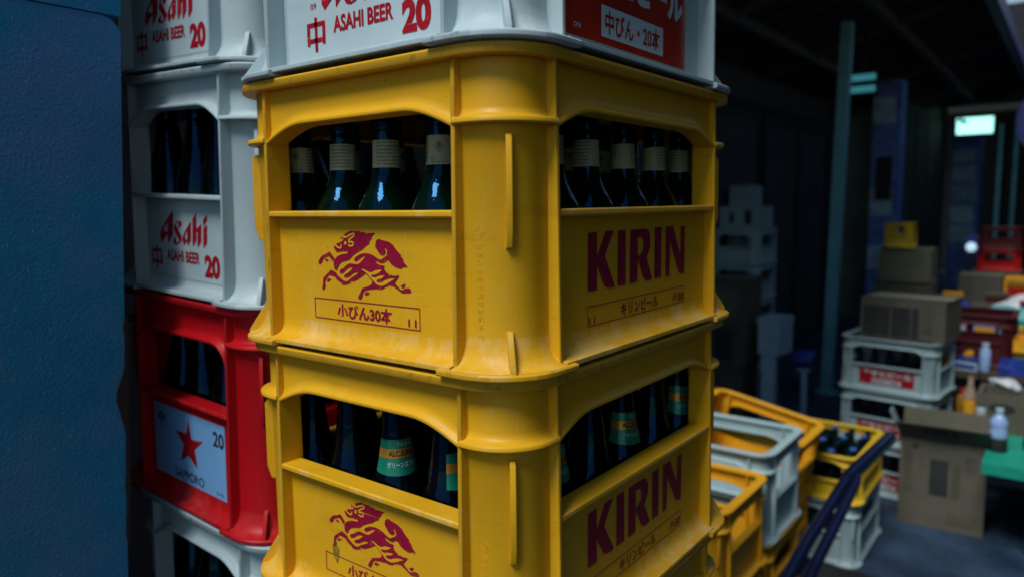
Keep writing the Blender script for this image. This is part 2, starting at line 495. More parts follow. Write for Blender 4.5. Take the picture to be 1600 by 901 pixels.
KIR = [[[-1001,1132],[-841,1138],[-841,914],[-689,1138],[-534,1136],[-700,905],[-508,610],[-550,595],[-658,606],[-718,636],[-841,826],[-840,600],[-1006,603]],[[-456,1132],[-300,1133],[-296,600],[-461,603]],[[-209,1130],[96,1133],[181,1112],[225,1045],[218,939],[144,832],[277,604],[162,598],[91,618],[48,668],[-45,837],[-60,606],[-218,601]],[[321,1136],[479,1138],[477,603],[321,604]],[[579,1136],[758,1138],[947,814],[950,1134],[1064,1137],[1059,604],[1015,596],[914,623],[693,969],[681,598],[578,600]]]
KIRH = [[[-54,1054],[14,1051],[65,1013],[66,921],[-10,868],[-48,864]]]
ASA = [[[-374,1158],[-357,1152],[-393,809],[-531,683],[-533,818],[-710,686],[-756,746],[-757,792],[-708,876],[-554,1020]],[[-344,940],[-279,999],[-212,1020],[-155,1015],[-131,982],[-157,949],[-219,908],[-232,919],[-224,978],[-243,996],[-291,959],[-172,824],[-148,788],[-161,743],[-231,694],[-305,676],[-368,694],[-393,724],[-304,796],[-307,718],[-281,700],[-227,727],[-224,749],[-352,880]],[[96,1016],[109,1008],[93,763],[6,674],[-13,746],[-91,675],[-116,708],[-135,759],[-127,788],[-52,884]],[[247,1141],[260,1137],[244,924],[378,1003],[364,769],[272,666],[259,731],[271,888],[244,888],[234,766],[144,674],[134,764],[156,1059]],[[522,1004],[508,757],[419,667],[407,734],[423,940]],[[525,1140],[529,1060],[426,961],[427,1052]]]
ASAH = [[[-525,987],[-529,848],[-635,854],[-646,884],[-604,922]],[[-1,899],[-1,783],[-40,753],[-57,782],[-53,819]]]
STAR = [[[-68,1286],[-5,992],[313,1024],[81,860],[139,586],[-100,724],[-321,597],[-219,870],[-448,1038],[-142,1045]]]
# ------------------------------------------------------------------ crates
def arc_pts(cx, cy, r, a0, a1, n):
    return [(cx + r * math.cos(math.radians(a0 + (a1 - a0) * i / n)), cy + r * math.sin(math.radians(a0 + (a1 - a0) * i / n))) for i in range(n + 1)]

class Kind:
    """one moulded crate type: dimensions plus the meshes its parts share"""
    def __init__(s, mat, Lx, Ly, H, a, zm, zs, zend, rise, rx, db=0.010, dl=0.014, dp=0.012, inset=0.0038, arch='sine', zfl=0.0265, far=False):
        s.mat, s.Lx, s.Ly, s.H, s.a = mat, Lx, Ly, H, a
        s.zm, s.zs, s.zend, s.rise, s.rx = zm, zs, zend, rise, rx
        s.db, s.dl, s.dp, s.inset, s.arch = db, dl, dp, inset, arch
        s.t, s.zf, s.zft = 0.0045, 0.006, H - 0.0087
        s.far, s.zfl = far, zfl
        s.prints = {0: [], 1: [], 2: [], 3: []}
        s.post = s.make_post()
        s.panel = [s.make_panel(Lx), s.make_panel(Ly)]
        s.rim = s.make_rim()
        s.base = MB().box(-Lx / 2 + 0.025, Lx / 2 - 0.025, -Ly / 2 + 0.025, Ly / 2 - 0.025, 0.012, 0.016).mesh('base_plate', M[mat], 0)
    def path(s, r, ext, n=10):
        """plan curve round the corner as (u, v, nx, ny): u, v inward from the virtual corner, n outward"""
        p = [(s.a + ext, s.dp, 0, -1)]
        c = s.dp + r
        for i in range(n + 1):
            t = math.radians(90 * i / n)
            p.append((c - r * math.sin(t), c - r * math.cos(t), -math.sin(t), -math.cos(t)))
        p.append((s.dp, s.a + ext, -1, 0))
        return p
    def make_post(s):
        mb = MB()
        r = 0.040
        dp, zm, zft = s.dp, s.zm, s.zft
        W = lambda u, v, z: (-u, v, z)
        lo = dp - 0.0012
        prof = [(-0.004, 0.004), (-0.004, zft), (0, zft), (0, zm + 0.011), (0.001, zm + 0.0065), (0.0035, zm + 0.0042), (lo - 0.001, zm + 0.003),
                (lo, zm + 0.0018), (lo, zm - 0.0012), (lo - 0.001, zm - 0.0022), (0.002, zm - 0.0026), (0, zm - 0.006)]
        foot = []
        R = 0.016
        for i in range(6):
            t = math.radians(90 * i / 5)
            foot.append((R * (1 - math.cos(t)) * 1.15, 0.0062 + R * 1.6 * (1 - math.sin(t))))
        prof += [(0, 0.05)] + foot[:]
        prof += [(dp + 0.002, 0.0062), (dp + 0.002, 0.004)]
        pa = s.path(r, 0)
        mb.sweep([[W(u + nx * o, v + ny * o, z) for o, z in prof] for u, v, nx, ny in pa])
        fl = [(-0.008, 0.0), (dp + 0.0075, 0.0), (dp + 0.009, 0.0012), (dp + 0.009, 0.0046), (dp + 0.0075, 0.0060), (-0.008, 0.0060)]
        pa = s.path(r, 0.013)
        mb.sweep([[W(u + nx * o, v + ny * o, z) for o, z in fl] for u, v, nx, ny in pa])
        for sw in (0, 1):                       # the two fins that frame the post
            f = (lambda u, v, z: W(u, v, z)) if sw == 0 else (lambda u, v, z: W(v, u, z))
            u0, u1, i0 = s.a - s.t / 2, s.a + s.t / 2, s.inset
            e = 0.0008
            q = []
            for z, ins in ((s.zf - 0.001, 0.0), (zft + 0.0005, i0)):
                q.append([f(u0, 0.03, z), f(u0, ins + e, z), f(u0 + e, ins, z), f(u1 - e, ins, z), f(u1, ins + e, z), f(u1, 0.03, z)])
            mb.sweep(q)
        c = s.dp + r                            # ridge and gusset on the rounded corner
        k = r / math.sqrt(2)
        bx = c - k
        d = 1 / math.sqrt(2)
        def N(o, z, w):
            return W(bx - o * d + w * d, bx - o * d - w * d, z)
        top = zm - 0.011
        ridge = [(-0.003, top), (0.005, top), (0.008, top - 0.004), (0.0085, top - 0.075), (0.0045, top - 0.089), (-0.003, top - 0.091)]
        gus = [(-0.003, 0.005), (dp + 0.0075, 0.005), (dp + 0.0075, 0.009), (0.0015, 0.037), (-0.003, 0.037)]
        for poly in (ridge, gus):
            mb.sweep([[N(o, z, w) for o, z in poly] for w in (-0.0024, 0.0024)])
        me = mb.mesh('corner_post', M[s.mat], 40)
        def cls(c, n):
            for u, v, p, q in ((-c.x, c.y, -n.x, n.y), (c.y, -c.x, n.y, -n.x)):
                if abs(u - s.a) < 0.003 and v < 0.006 and q < -0.5:
                    return 1
            if c.z < 0.0065 and (c.y < -0.004 or c.x > 0.004) and abs(n.z) < 0.8:
                return 1
            return 2 if c.z < 0.036 else 0
        return s.zones(me, cls)
    def zones(s, me, cls):
        if s.far:
            return me
        me.materials.append(M[s.mat + '_grimy'])
        me.materials.append(M[s.mat + '_scuffed'])
        for p in me.polygons:
            p.material_index = cls(p.center, p.normal)
        return me
    def z_arch(s, d):
        if d >= s.rx:
            return s.zend + s.rise
        q = d / s.rx
        return s.zend + s.rise * (math.sin(q * math.pi / 2) if s.arch == 'sine' else math.sqrt(max(0, 1 - (1 - q) ** 2)))
    def make_panel(s, L):
        mb = MB()
        h = L / 2 - s.a - s.t / 2 + 0.0005
        db, dl, zs, zft = s.db, s.dl, s.zs, s.zft
        xs = []
        n = 12
        for i in range(n + 1):
            xs.append(-h + s.rx * (1 - math.cos(math.pi / 2 * i / n)))
        xs += [-x for x in reversed(xs)]
        rings = []
        f0 = s.inset * 0.75 + 0.0006
        for x in xs:
            A = s.z_arch(h - abs(x))
            pr = [(f0 + 0.001, A), (f0, A + 0.001), (f0, A + 0.0034), (f0 + 0.0012, A + 0.0046), (db - 0.003, A + 0.0062), (db - 0.001, A + 0.009), (db, A + 0.014),
                  (db, zft), (db + 0.004, zft), (db + 0.004, A + 0.005), (0.026, A + 0.0045), (0.026, A)]
            rings.append([(x, q, min(z, zft)) for q, z in pr])
        mb.sweep(rings)
        f1 = s.inset * 0.45 + 0.001
        sill = [(f1 + 0.0012, zs), (f1, zs - 0.0012), (f1, zs - 0.0050), (f1 + 0.0015, zs - 0.0064), (0.026, zs - 0.0068), (0.026, zs)]
        mb.sweep([[(x, q, z) for q, z in sill] for x in (-h, h)])
        k = s.zfl - 0.0085
        low = [(dl, zs - 0.006), (dl, s.zfl), (dl - 0.0006, 0.0085 + k * 0.62), (dl - 0.0022, 0.0085 + k * 0.36), (dl - 0.0055, 0.0085 + k * 0.16), (dl - 0.0095, 0.0085 + k * 0.05), (-0.002, 0.0083), (-0.0045, 0.0076), (-0.0045, 0.0034),
               (dl + 0.004, 0.0034), (dl + 0.004, zs - 0.006)]
        mb.sweep([[(x, q, z) for q, z in low] for x in (-h, h)])
        return s.zones(mb.mesh('side_panel', M[s.mat], 40), lambda c, n: 2 if c.z < s.zfl - 0.0001 or (abs(c.z - s.zs) < 0.008 and c.y < 0.006) else 0)
    def make_rim(s):
        prof = [(-0.026, s.zft), (0.0022, s.zft - 0.0006), (0.0032, s.zft + 0.0006), (0.0032, s.H - 0.0024), (0.0018, s.H - 0.0008), (-0.004, s.H - 0.0006), (-0.006, s.H - 0.0030), (-0.026, s.H - 0.0030)]
        R = 0.056
        x, y = s.Lx / 2 - R, s.Ly / 2 - R
        rings = []
        for cx, cy, a0 in ((x, y, 0), (-x, y, 90), (-x, -y, 180), (x, -y, 270)):
            for i in range(9):
                t = math.radians(a0 + 90 * i / 8)
                rings.append([(cx + (R + o) * math.cos(t), cy + (R + o) * math.sin(t), z) for o, z in prof])
        return s.zones(MB().sweep(rings, True).mesh('top_rim', M[s.mat], 40), lambda c, n: 1 if abs(n.z) < 0.4 and c.z > s.zft else 0)
    def add_print(s, face, name, me):
        s.prints[face].append((name, me))
    def place(s, label, loc, rz=0.0, tilt=(0, 0), group=None, prints=(0, 1), cat='crate', name='beer_crate'):
        t = thing(name, label, cat, loc, (tilt[0], tilt[1], rz), group)
        for k, (x, y) in enumerate(((1, -1), (1, 1), (-1, 1), (-1, -1))):
            obj('corner_post', s.post, t, (x * s.Lx / 2, y * s.Ly / 2, 0), (0, 0, k * math.pi / 2))
        for k, (x, y) in enumerate(((0, -s.Ly / 2), (s.Lx / 2, 0), (0, s.Ly / 2), (-s.Lx / 2, 0))):
            p = obj('side_panel', s.panel[k % 2], t, (x, y, 0), (0, 0, k * math.pi / 2))
            if k in prints:
                for nm, me in s.prints[k]:
                    obj(nm, me, p)
        obj('top_rim', s.rim, t)
        obj('base_plate', s.base, t)
        return t

YEL = Kind('yellow', 0.3806, 0.4531, 0.264, 0.0635, 0.2054, 0.1355, 0.2015, 0.0165, 0.058)
ASA_K = Kind('white', 0.370, 0.445, 0.2965, 0.0693, 0.232, 0.1375, 0.228, 0.022, 0.052, db=0.014, dl=0.020, dp=0.016, inset=0.002, zfl=0.019)
SAP_K = Kind('red', 0.376, 0.450, 0.3055, 0.0700, 0.255, 0.160, 0.217, 0.034, 0.036, db=0.012, dl=0.016, dp=0.014, inset=0.002, arch='round')

# prints of the yellow crate: running beast on the short side, big letters on the long side
pn = YEL.dl - 0.0005
P = Print()
for q in mm(EMB):
    P.add(fill([q]))
YEL.add_print(0, 'emblem', P.mesh('emblem', M['ink'], pn))
P = Print()
for q in mm(EMBY):
    P.add(fill([q]))
for q in mm(EMBS):
    P.add(stroke(q, 0.0017))
YEL.add_print(0, 'emblem_line', P.mesh('emblem_line', M['yellow'], pn - 0.0003))
def ink(K, face, mat, items, d=0.0):
    """items: (text, x0, z0, x1, z1, bold), each its own piece of lettering"""
    for it in items:
        K.add_print(face, 'lettering', Print().text(*it).mesh('lettering', M[mat], K.dl - 0.0005 - d))
YEL.add_print(0, 'print_frame', Print().frame(-0.0711, 0.0306, 0.0750, 0.0508, 0.0009).mesh('print_frame', M['ink'], pn))
ink(YEL, 0, 'ink', (('小びん30本', -0.0370, 0.0333, 0.0397, 0.0471, 0.03), ('11', 0.0600, 0.0332, 0.0703, 0.0400, 0.012)))
P = Print()
k5 = mm(KIR)
for i, q in enumerate(k5):
    P.add(fill([q] + (mm(KIRH) if i == 2 else [])))
YEL.add_print(1, 'lettering', P.mesh('lettering', M['ink'], pn))
YEL.add_print(1, 'print_frame', Print().frame(-0.1008, 0.0273, 0.1057, 0.0463, 0.0009).mesh('print_frame', M['ink'], pn))
ink(YEL, 1, 'ink', (('キリンビール', -0.0391, 0.0303, 0.0416, 0.0430, 0.03), ('小30', 0.0757, 0.0296, 0.1040, 0.0414, 0.03), ('11', -0.0979, 0.0300, -0.0878, 0.0360, 0.012)))

# prints of the white crate
def asahi(K, sc, sx0, zz0, mark):
    pn = K.dl - 0.0005
    X = lambda v: sx0 + (v + 0.1016) * sc[0]
    Z = lambda v: zz0 + (v - 0.0282) * sc[1]
    P = Print()
    for i, q in enumerate(mm(ASA)):
        holes = {0: [ASAH[0]], 2: [ASAH[1]]}.get(i, [])
        conv = lambda pp: [(X(a), Z(b)) for a, b in pp]
        P.add(fill([conv(q)] + [conv(h) for h in mm(holes)]))
    K.add_print(0, 'lettering', P.mesh('lettering', M['ink_red'], pn))
    P = Print()
    x0, x1, z0, z1 = X(-0.1016), X(-0.0718), Z(0.0282), Z(0.0634)
    w, t = x1 - x0, (z1 - z0)
    b = 0.15 * w
    P.rect(x0 + 0.43 * w, z0, x0 + 0.57 * w, z1)
    P.frame(x0, z0 + 0.27 * t, x1, z0 + 0.86 * t, b)
    P.rect(x0, z0 + 0.20 * t, x0 + b, z0 + 0.27 * t)
    P.rect(x1 - b, z0 + 0.20 * t, x1, z0 + 0.27 * t)
    K.add_print(0, 'lettering', P.mesh('lettering', M['ink_red'], pn))
    ink(K, 0, 'ink_red', [('ASAHI BEER', X(-0.0583), Z(0.0438), X(0.0305), Z(0.0602), 0.03), ('20', X(0.0425), Z(0.0275), X(0.0805), Z(0.0590), 0.05)]
        + ([('09', X(-0.0945), Z(0.0720), X(-0.0850), Z(0.0780))] if mark else []))
    h = K.Lx / 2 - K.a - K.t / 2
    P = Print().rect(-h + 0.02, Z(0.0205), h, Z(0.0205) + 0.0006)
    K.add_print(0, 'label_edge', P.mesh('label_edge', M['ink_grey'], pn))

asahi(ASA_K, (0.98, 0.98), -0.1016, 0.0282, False)
TOP_K = Kind('white', 0.370, 0.445, 0.2965, 0.0693, 0.232, 0.1375, 0.228, 0.022, 0.052, db=0.014, dl=0.020, dp=0.016, inset=0.002, zfl=0.0165)
asahi(TOP_K, (0.90, 0.90), -0.0780, 0.0210, True)
def red_sticker(K, face, x0, z0, x1, z1, edge=0.0, mat='foil_red'):
    pn = K.dl - 0.0005
    w, h = x1 - x0, z1 - z0
    if edge:
        K.add_print(face, 'sticker_border', Print().rect(x0 - edge, z0 - edge, x1 + edge, z1 + edge).mesh('sticker_border', M['sticker_white'], pn))
    K.add_print(face, 'sticker', Print().rect(x0, z0, x1, z1).mesh('sticker', M[mat], pn - 0.0003))
    bx0, bz0, bx1, bz1 = x0 + 0.245 * w, z0 + 0.07 * h, x0 + 0.77 * w, z0 + 0.37 * h
    K.add_print(face, 'sticker_patch', Print().rect(bx0, bz0, bx1, bz1).mesh('sticker_patch', M['sticker_white'], pn - 0.0006))
    bw, bh = bx1 - bx0, bz1 - bz0
    P = Print().text('中びん・20本', bx0 + 0.05 * bw, bz0 + 0.12 * bh, bx1 - 0.06 * bw, bz1 - 0.14 * bh, 0.022)
    K.add_print(face, 'lettering', P.mesh('lettering', M[mat], pn - 0.0009))
    ink(K, face, 'sticker_white', (('アサヒビール', x0 + 0.07 * w, z0 + 0.49 * h, x0 + 0.965 * w, z1 - 0.10 * h, 0.05), ('09', x0 + 0.05 * w, z0 + 0.075 * h, x0 + 0.098 * w, z0 + 0.125 * h, 0)), 0.0006)
red_sticker(TOP_K, 1, 0.1002 - 0.2225, 0.0192, 0.3384 - 0.2225, 0.0192 + 0.094, 0.0012)

# prints of the red crate: pale blue sticker with a star
pn = SAP_K.dl - 0.0005
dx, dz = 0.6437, 0.267
sx0, sx1, sz0, sz1 = -0.7484 + dx, -0.5575 + dx, -0.2378 + dz, -0.1311 + dz
SAP_K.add_print(0, 'sticker', Print().rect(sx0, sz0, sx1, sz1).mesh('sticker', M['sticker_blue'], pn))
P = Print()
for q in mm(STAR):
    P.add(fill([q]))
SAP_K.add_print(0, 'star_emblem', P.mesh('star_emblem', M['ink_red'], pn - 0.0003))
ink(SAP_K, 0, 'ink_black', (('SAPPORO', -0.6916 + dx, -0.2330 + dz, -0.6140 + dx, -0.2190 + dz, 0.012), ('20', -0.5870 + dx, -0.1640 + dz, -0.5600 + dx, -0.1422 + dz, 0.025),
                            ('中', -0.7360 + dx, -0.1610 + dz, -0.7172 + dx, -0.1420 + dz, 0.035), ('9-12', -0.5818 + dx, -0.2331 + dz, -0.5648 + dx, -0.2288 + dz, 0.02)), 0.0003)
SAP_K.add_print(0, 'print_frame', Print().frame(-0.7412 + dx, -0.1642 + dz, -0.7125 + dx, -0.1375 + dz, 0.0008).mesh('print_frame', M['ink_black'], pn - 0.0003))

# raised moulding marks on the near corner of the yellow crate
def moulding_marks(post):
    mb = MB()
    rnd = random.Random(3)
    r = 0.040
    c = YEL.dp + r
    def at(w, z, o):                            # w: arc length from the left fin round the post
        x = YEL.a - w
        if x > c:
            return (-x, YEL.dp - o, z)
        t = (c - x) / r
        return (-(c - (r + o) * math.sin(t)), c - (r + o) * math.cos(t), z)
    def bar(w0, z0, w1, z1, wd=0.0006):
        dx, dz = w1 - w0, z1 - z0
        l = math.hypot(dx, dz)
        nx, nz = -dz / l * wd / 2, dx / l * wd / 2
        q = [(w0 + nx, z0 + nz), (w1 + nx, z1 + nz), (w1 - nx, z1 - nz), (w0 - nx, z0 - nz)]
        mb.sweep([[at(a, b, o) for a, b in q] for o in (-0.0003, 0.0002)])
    z, wc = 0.118, 0.0185
    for a, b in (((0, .005), (.005, 0)), ((.005, 0), (0, -.005)), ((0, -.005), (-.005, 0)), ((-.005, 0), (0, .005)), ((0, .0022), (.0022, 0)), ((.0022, 0), (0, -.0022)), ((0, -.0022), (-.0022, 0)), ((-.0022, 0), (0, .0022))):
        bar(wc + a[0], z + a[1], wc + b[0], z + b[1])
    z -= 0.0095
    for k in range(11):                          # a column of small characters, too worn to read
        for j in range(4):
            if rnd.random() < 0.55:
                y = z - 0.0012 * j
                bar(wc - 0.0026, y, wc + 0.0026 * rnd.choice((0.4, 1, 1)), y, 0.0005)
            else:
                x = wc + rnd.uniform(-0.0026, 0.0026)
                bar(x, z, x + rnd.uniform(-0.001, 0.001), z - 0.0042, 0.0005)
        z -= 0.0066
    z -= 0.005
    for k in range(8):
        t0, t1 = math.pi / 4 * k, math.pi / 4 * (k + 1)
        bar(wc + 0.0028 * math.cos(t0), z + 0.0028 * math.sin(t0), wc + 0.0028 * math.cos(t1), z + 0.0028 * math.sin(t1), 0.0005)
    bar(wc - 0.001, z - 0.001, wc + 0.001, z + 0.001, 0.0005)
    obj('moulding_mark', mb.mesh('moulding_mark', M['yellow_far'], 0), post)

# ---- the yellow stack, a white crate on top of it
X0, Y0, Z0 = -0.1903, 0.22655, 0.0195
yl = ['yellow crate with red running beast, directly under the white crate, cream-necked bottles inside',
      'yellow crate with red running beast, second from the top, green-labelled bottles inside',
      'yellow crate at the bottom edge of the photo, third yellow one down',
      'yellow crate fourth down in the yellow stack', 'yellow crate fifth down in the yellow stack', 'yellow crate on the ground at the foot of the yellow stack']
for i in range(6):
    t = YEL.place(yl[i], (X0, Y0, Z0 - 0.264 * i), 0, (0, 0), 'yellow crates of the near stack')
    if i == 1:
        pp = [p for p in t.children if p.name.startswith('side_panel')][0]
        blob = [(-0.1085 - 0.1903 * 0 + 0.0052 * math.cos(a / 14 * 6.283) * (1 + 0.25 * math.sin(a * 2.3)), 0.0545 + 0.0105 * math.sin(a / 14 * 6.283) * (1 + 0.2 * math.cos(a * 1.7))) for a in range(14)]
        P = Print().add(fill([[(x + 0.0540, z) for x, z in blob]]))
        obj('stain', P.mesh('stain', M['stain'], YEL.dl - 0.0004), pp)
    if i < 2:
        moulding_marks([c for c in t.children if c.name.startswith('corner_post')][0])
TOP_K.place('white crate with crimson lettering and red foil sticker, on top of the yellow stack', (-0.185, 0.2225, 0.2845), 0, (0, 0), 'white crates with crimson lettering')

# ---- the left stack, leaning a little
LT = math.radians(2.3)
up = Vector((math.sin(LT), 0, math.cos(LT)))
right = Vector((math.cos(LT), 0, -math.sin(LT)))
LB = Vector((-0.6290, 0.065 + 0.2225, 0.0404))
def left(kind, label, h, off, ly, prints=(0,), group=None):
    p = LB + up * h + right * off
    p.y = 0.065 + kind.Ly / 2 + ly
    return kind.place(label, p, 0, (0, LT), group, prints)
WG = 'white crates with crimson lettering'
left(ASA_K, 'white crate with crimson lettering, cut by the top of the photo beside the blue cabinet', 0.2975, -0.014, 0, group=WG)
left(ASA_K, 'white crate with crimson lettering and dark bottles, standing on the red crate', 0.0, 0.0, 0, group=WG)
left(SAP_K, 'red crate with a pale blue star sticker, between white crates', -0.3065, -0.006, 0.0)
left(ASA_K, 'white crate under the red star-sticker crate, at the bottom of the photo', -0.604, 0.012, 0.0, group=WG)
left(ASA_K, 'white crate near the foot of the leaning left stack', -0.9015, 0.012, 0.0, group=WG)
t = thing('pallet', 'dark wooden pallet under the leaning left stack', 'pallet', LB + up * -0.90 + right * 0.012 + Vector((0, 0, 0)))
t.location = (t.location.x, 0.2875, FLOOR)
pz = (LB + up * -0.9015).z - FLOOR - 0.012
for k in range(5):
    obj('plank', MB().box(-0.22, 0.22, -0.22 + k * 0.092, -0.15 + k * 0.092, pz - 0.022, pz).mesh('plank', M['wood'], 0), t)
for k in range(3):
    obj('block', MB().box(-0.21 + k * 0.18, -0.15 + k * 0.18, -0.21, 0.21, 0, pz - 0.022).mesh('block', M['wood'], 0), t)

# ------------------------------------------------------------------ bottles
P_SMALL = [(0, 0), (.028, 0), (.0305, .004), (.0305, .108), (.0300, .116), (.0280, .124), (.0245, .133), (.0205, .141), (.0175, .149), (.0158, .156), (.0150, .162), (.0146, .170),
           (.0138, .196), (.0136, .200), (.0146, .2015), (.0148, .204), (.0138, .206), (.0138, .210), (.0132, .2155), (.0105, .2165), (.0095, .214), (.0095, .195), (0, .195)]
P_CONE = [(0, 0), (.028, 0), (.0305, .004), (.0305, .088), (.0300, .097), (.0280, .108), (.0250, .118), (.0222, .126), (.0190, .142), (.0168, .157), (.0150, .172), (.0140, .190), (.0134, .204),
          (.0146, .2065), (.0148, .210), (.0138, .212), (.0136, .220), (.0105, .222), (.0095, .22), (.0095, .2), (0, .2)]
P_MED = [(0, 0), (.031, 0), (.0345, .005), (.0345, .122), (.0335, .136), (.0300, .152), (.0250, .170), (.0205, .188), (.0170, .206), (.0150, .222), (.0140, .236), (.0150, .239), (.0152, .243), (.0142, .245), (.0140, .255), (.0105, .257), (.0095, .254), (.0095, .23), (0, .23)]
def slim(p, z0, z1, k):
    return [(r * (1 - (1 - k) * min(1, max(0, (z - z0) / (z1 - z0)))), z) for r, z in p]
P_SMALL = slim(P_SMALL, .120, .156, 0.87)
P_CONE = slim(P_CONE, .098, .130, 0.89)
def rad(prof, z):
    for (r0, z0), (r1, z1) in zip(prof, prof[1:]):
        if z0 <= z <= z1 and z1 > z0:
            return r0 + (r1 - r0) * (z - z0) / (z1 - z0)
    return prof[3][0]
ME_SMALL = MB().lathe(P_SMALL, 28).mesh('bottle', M['green_glass'], 50)
ME_CONE = MB().lathe(P_CONE, 28).mesh('bottle', M['dark_glass'], 50)
ME_MED = MB().lathe(P_MED, 28).mesh('bottle', M['dark_glass'], 50)
def band(prof, z0, z1, mat, o=0.0004, dip=0.0, n=40, name='neck_label', arc=None):
    vs, fs = [], []
    K = 5
    m = n + 1 if arc else n
    for i in range(m):
        a = -arc + 2 * arc * i / n if arc else 2 * math.pi * i / n
        for j in range(K):
            z = z0 + (z1 - z0) * j / (K - 1) - (dip * (0.5 + 0.5 * math.cos(a)) if j == 0 else 0)
            r = rad(prof, z) + o
            vs.append((r * math.sin(a), -r * math.cos(a), z))
    for i in range(n):
        for j in range(K - 1):
            fs.append((i * K + j, ((i + 1) % m) * K + j, ((i + 1) % m) * K + j + 1, i * K + j + 1))
    return MB().add(vs, fs).mesh(name, mat, 60)
def wrap(P, prof, mat, o=0.0008, name='lettering'):
    vs = []
    for x, z in P.v:
        r = rad(prof, z) + o
        a = x / r
        vs.append((r * math.sin(a), -r * math.cos(a), z))
    me = bpy.data.meshes.new(name)
    me.from_pydata(vs, [], P.f)
    me.materials.append(mat)
    return me
rnd = random.Random(5)
def tiny_lines(P, x0, x1, z0, z1, n):
    for k in range(n):
        z = z1 - (z1 - z0) * (k + 0.15) / n
        h = (z1 - z0) / n * 0.62
        x = x0
        while x < x1 - 0.001:
            w = rnd.uniform(0.0007, 0.0018)
            P.rect(x, z - h * rnd.uniform(0.6, 1), x + w, z)
            x += w + rnd.uniform(0.0003, 0.0009)
LBL_S = band(P_SMALL, .1600, .1860, M['label_cream'])
P = Print()
for a in (0.0052, 0.0040):
    P.add(stroke([(0, .1755 + a), (a * 0.9, .1755), (0, .1755 - a), (-a * 0.9, .1755), (0, .1755 + a)], 0.0005))
P.add(fill([[(-.0022, .1748), (-.0012, .1778), (0, .1788), (.0012, .1778), (.0022, .1748), (.0004, .1746), (.0004, .1730), (-.0004, .1730), (-.0004, .1746)]]))
P.text('ハートランド', -0.0075, .1665, 0.0070, .1690)
P.text('ビール', 0.0000, .1638, 0.0062, .1660)
P.text('BEER', -0.0080, .1638, -0.0012, .1656)
tiny_lines(P, -0.008, 0.008, .1608, .1632, 1)
tiny_lines(P, 0.0125, 0.034, .1612, .1850, 7)
tiny_lines(P, -0.034, -0.0125, .1612, .1850, 7)
LTX_S = wrap(P, P_SMALL, M['ink_green'])
LBL_C = band(P_CONE, .1280, .1570, M['label_green'], dip=0.006, arc=1.45)
GLD_C = band(P_CONE, .1390, .1480, M['label_gold'], 0.0007, name='gold_band', arc=1.45)
P = Print().text('アルコール', -0.0030, .1505, 0.0150, .1545, 0.01)
P.text('グリーンズフリー', -0.0140, .1300, 0.0210, .1355, 0.015)
LTX_C1 = wrap(P, P_CONE, M['ink_pale'], 0.0011)
LTX_C2 = wrap(Print().text('ALC.0.00%', -0.0120, .1408, 0.0150, .1465, 0.02), P_CONE, M['ink_black'], 0.0011)
def bottle(kind, label, loc, rz=0.0, labelled=True, group=None):
    o = obj('bottle', {'s': ME_SMALL, 'c': ME_CONE, 'm': ME_MED}[kind], None, loc, (0, 0, rz))
    tag(o, label, 'bottle', group)
    if kind == 's' and labelled:
        q = obj('neck_label', LBL_S, o)
        obj('lettering', LTX_S, q)
    if kind == 'c' and labelled:
        q = obj('neck_label', LBL_C, o)
        obj('gold_band', GLD_C, q)
        obj('lettering', LTX_C1, q)
        obj('lettering', LTX_C2, q)
    return o
bx = [-0.0600 - 0.0694 * k for k in range(5)]
by = [0.0600 + 0.0712 * k for k in range(6)]
ordx = ['behind the rounded corner', 'rightmost in left window', 'third from left in the left window', 'second from left in the left window', 'leftmost in the left window']
ordy = ['', 'first from the corner, right window', 'second from the corner, right window', 'middle of the right window', 'next to last, right window', 'farthest in the right window']
face = [0.6, 0.62, 2.6, 2.35, 0.5]
for lev, (k, nm) in enumerate((('s', 'upper'), ('c', 'second'))):
    z = Z0 + 0.016 - 0.264 * lev
    G = 'bottles in the %s yellow crate' % nm
    for i in range(5):
        for j in range(6):
            front, side = j == 0, i == 0
            if k == 's':
                lab = True
                rz = face[i] if front else (0.95 + rnd.uniform(1.2, 4.0) if side else rnd.uniform(0, 6))
                if front:
                    l = 'cream-labelled green bottle in the upper yellow crate, ' + ordx[i]
                elif side:
                    l = 'cream-labelled green bottle in the upper yellow crate, ' + ordy[j]
                else:
                    l = 'green bottle in a back row of the upper yellow crate'
            else:
                lab = (front and i in (1, 2)) or (side and j in (1, 3, 5))
                rz = {2: 1.05, 1: 2.15}.get(i, 0.5) if front else 1.25
                w = ('green-labelled bottle' if lab else 'unlabelled dark bottle')
                if front:
                    l = w + ', second yellow crate, ' + ordx[i]
                elif side:
                    l = w + ', second yellow crate, ' + ordy[j]
                else:
                    l = 'dark bottle in a back row of the second yellow crate'
            bottle(k, l, (bx[i] + rnd.uniform(-.002, .002), by[j] + rnd.uniform(-.002, .002), z), rz, lab, G)
ordl = ['rightmost', 'second from right', 'second from left', 'leftmost']
for h, kind, nm in ((0.0, ASA_K, 'the white crate on the red one'), (-0.3065, SAP_K, 'the red star-sticker crate'), (-0.604, ASA_K, 'the lowest white crate')):
    for j in range(4):
        for i in range(4):
            p = LB + up * (h + 0.0165) + right * (0.117 - 0.078 * i + (0.012 if h < -0.5 else 0))
            p.y = 0.065 + 0.066 + 0.08 * j
            l = ('dark bottle, %s in the window of %s' % (ordl[i], nm)) if j == 0 else 'plain dark bottle in the back row of ' + nm
            o = bottle('m', l, p, rnd.uniform(0, 6), False, 'bottles in ' + nm)
            o.rotation_euler = (0, LT, rnd.uniform(0, 6))

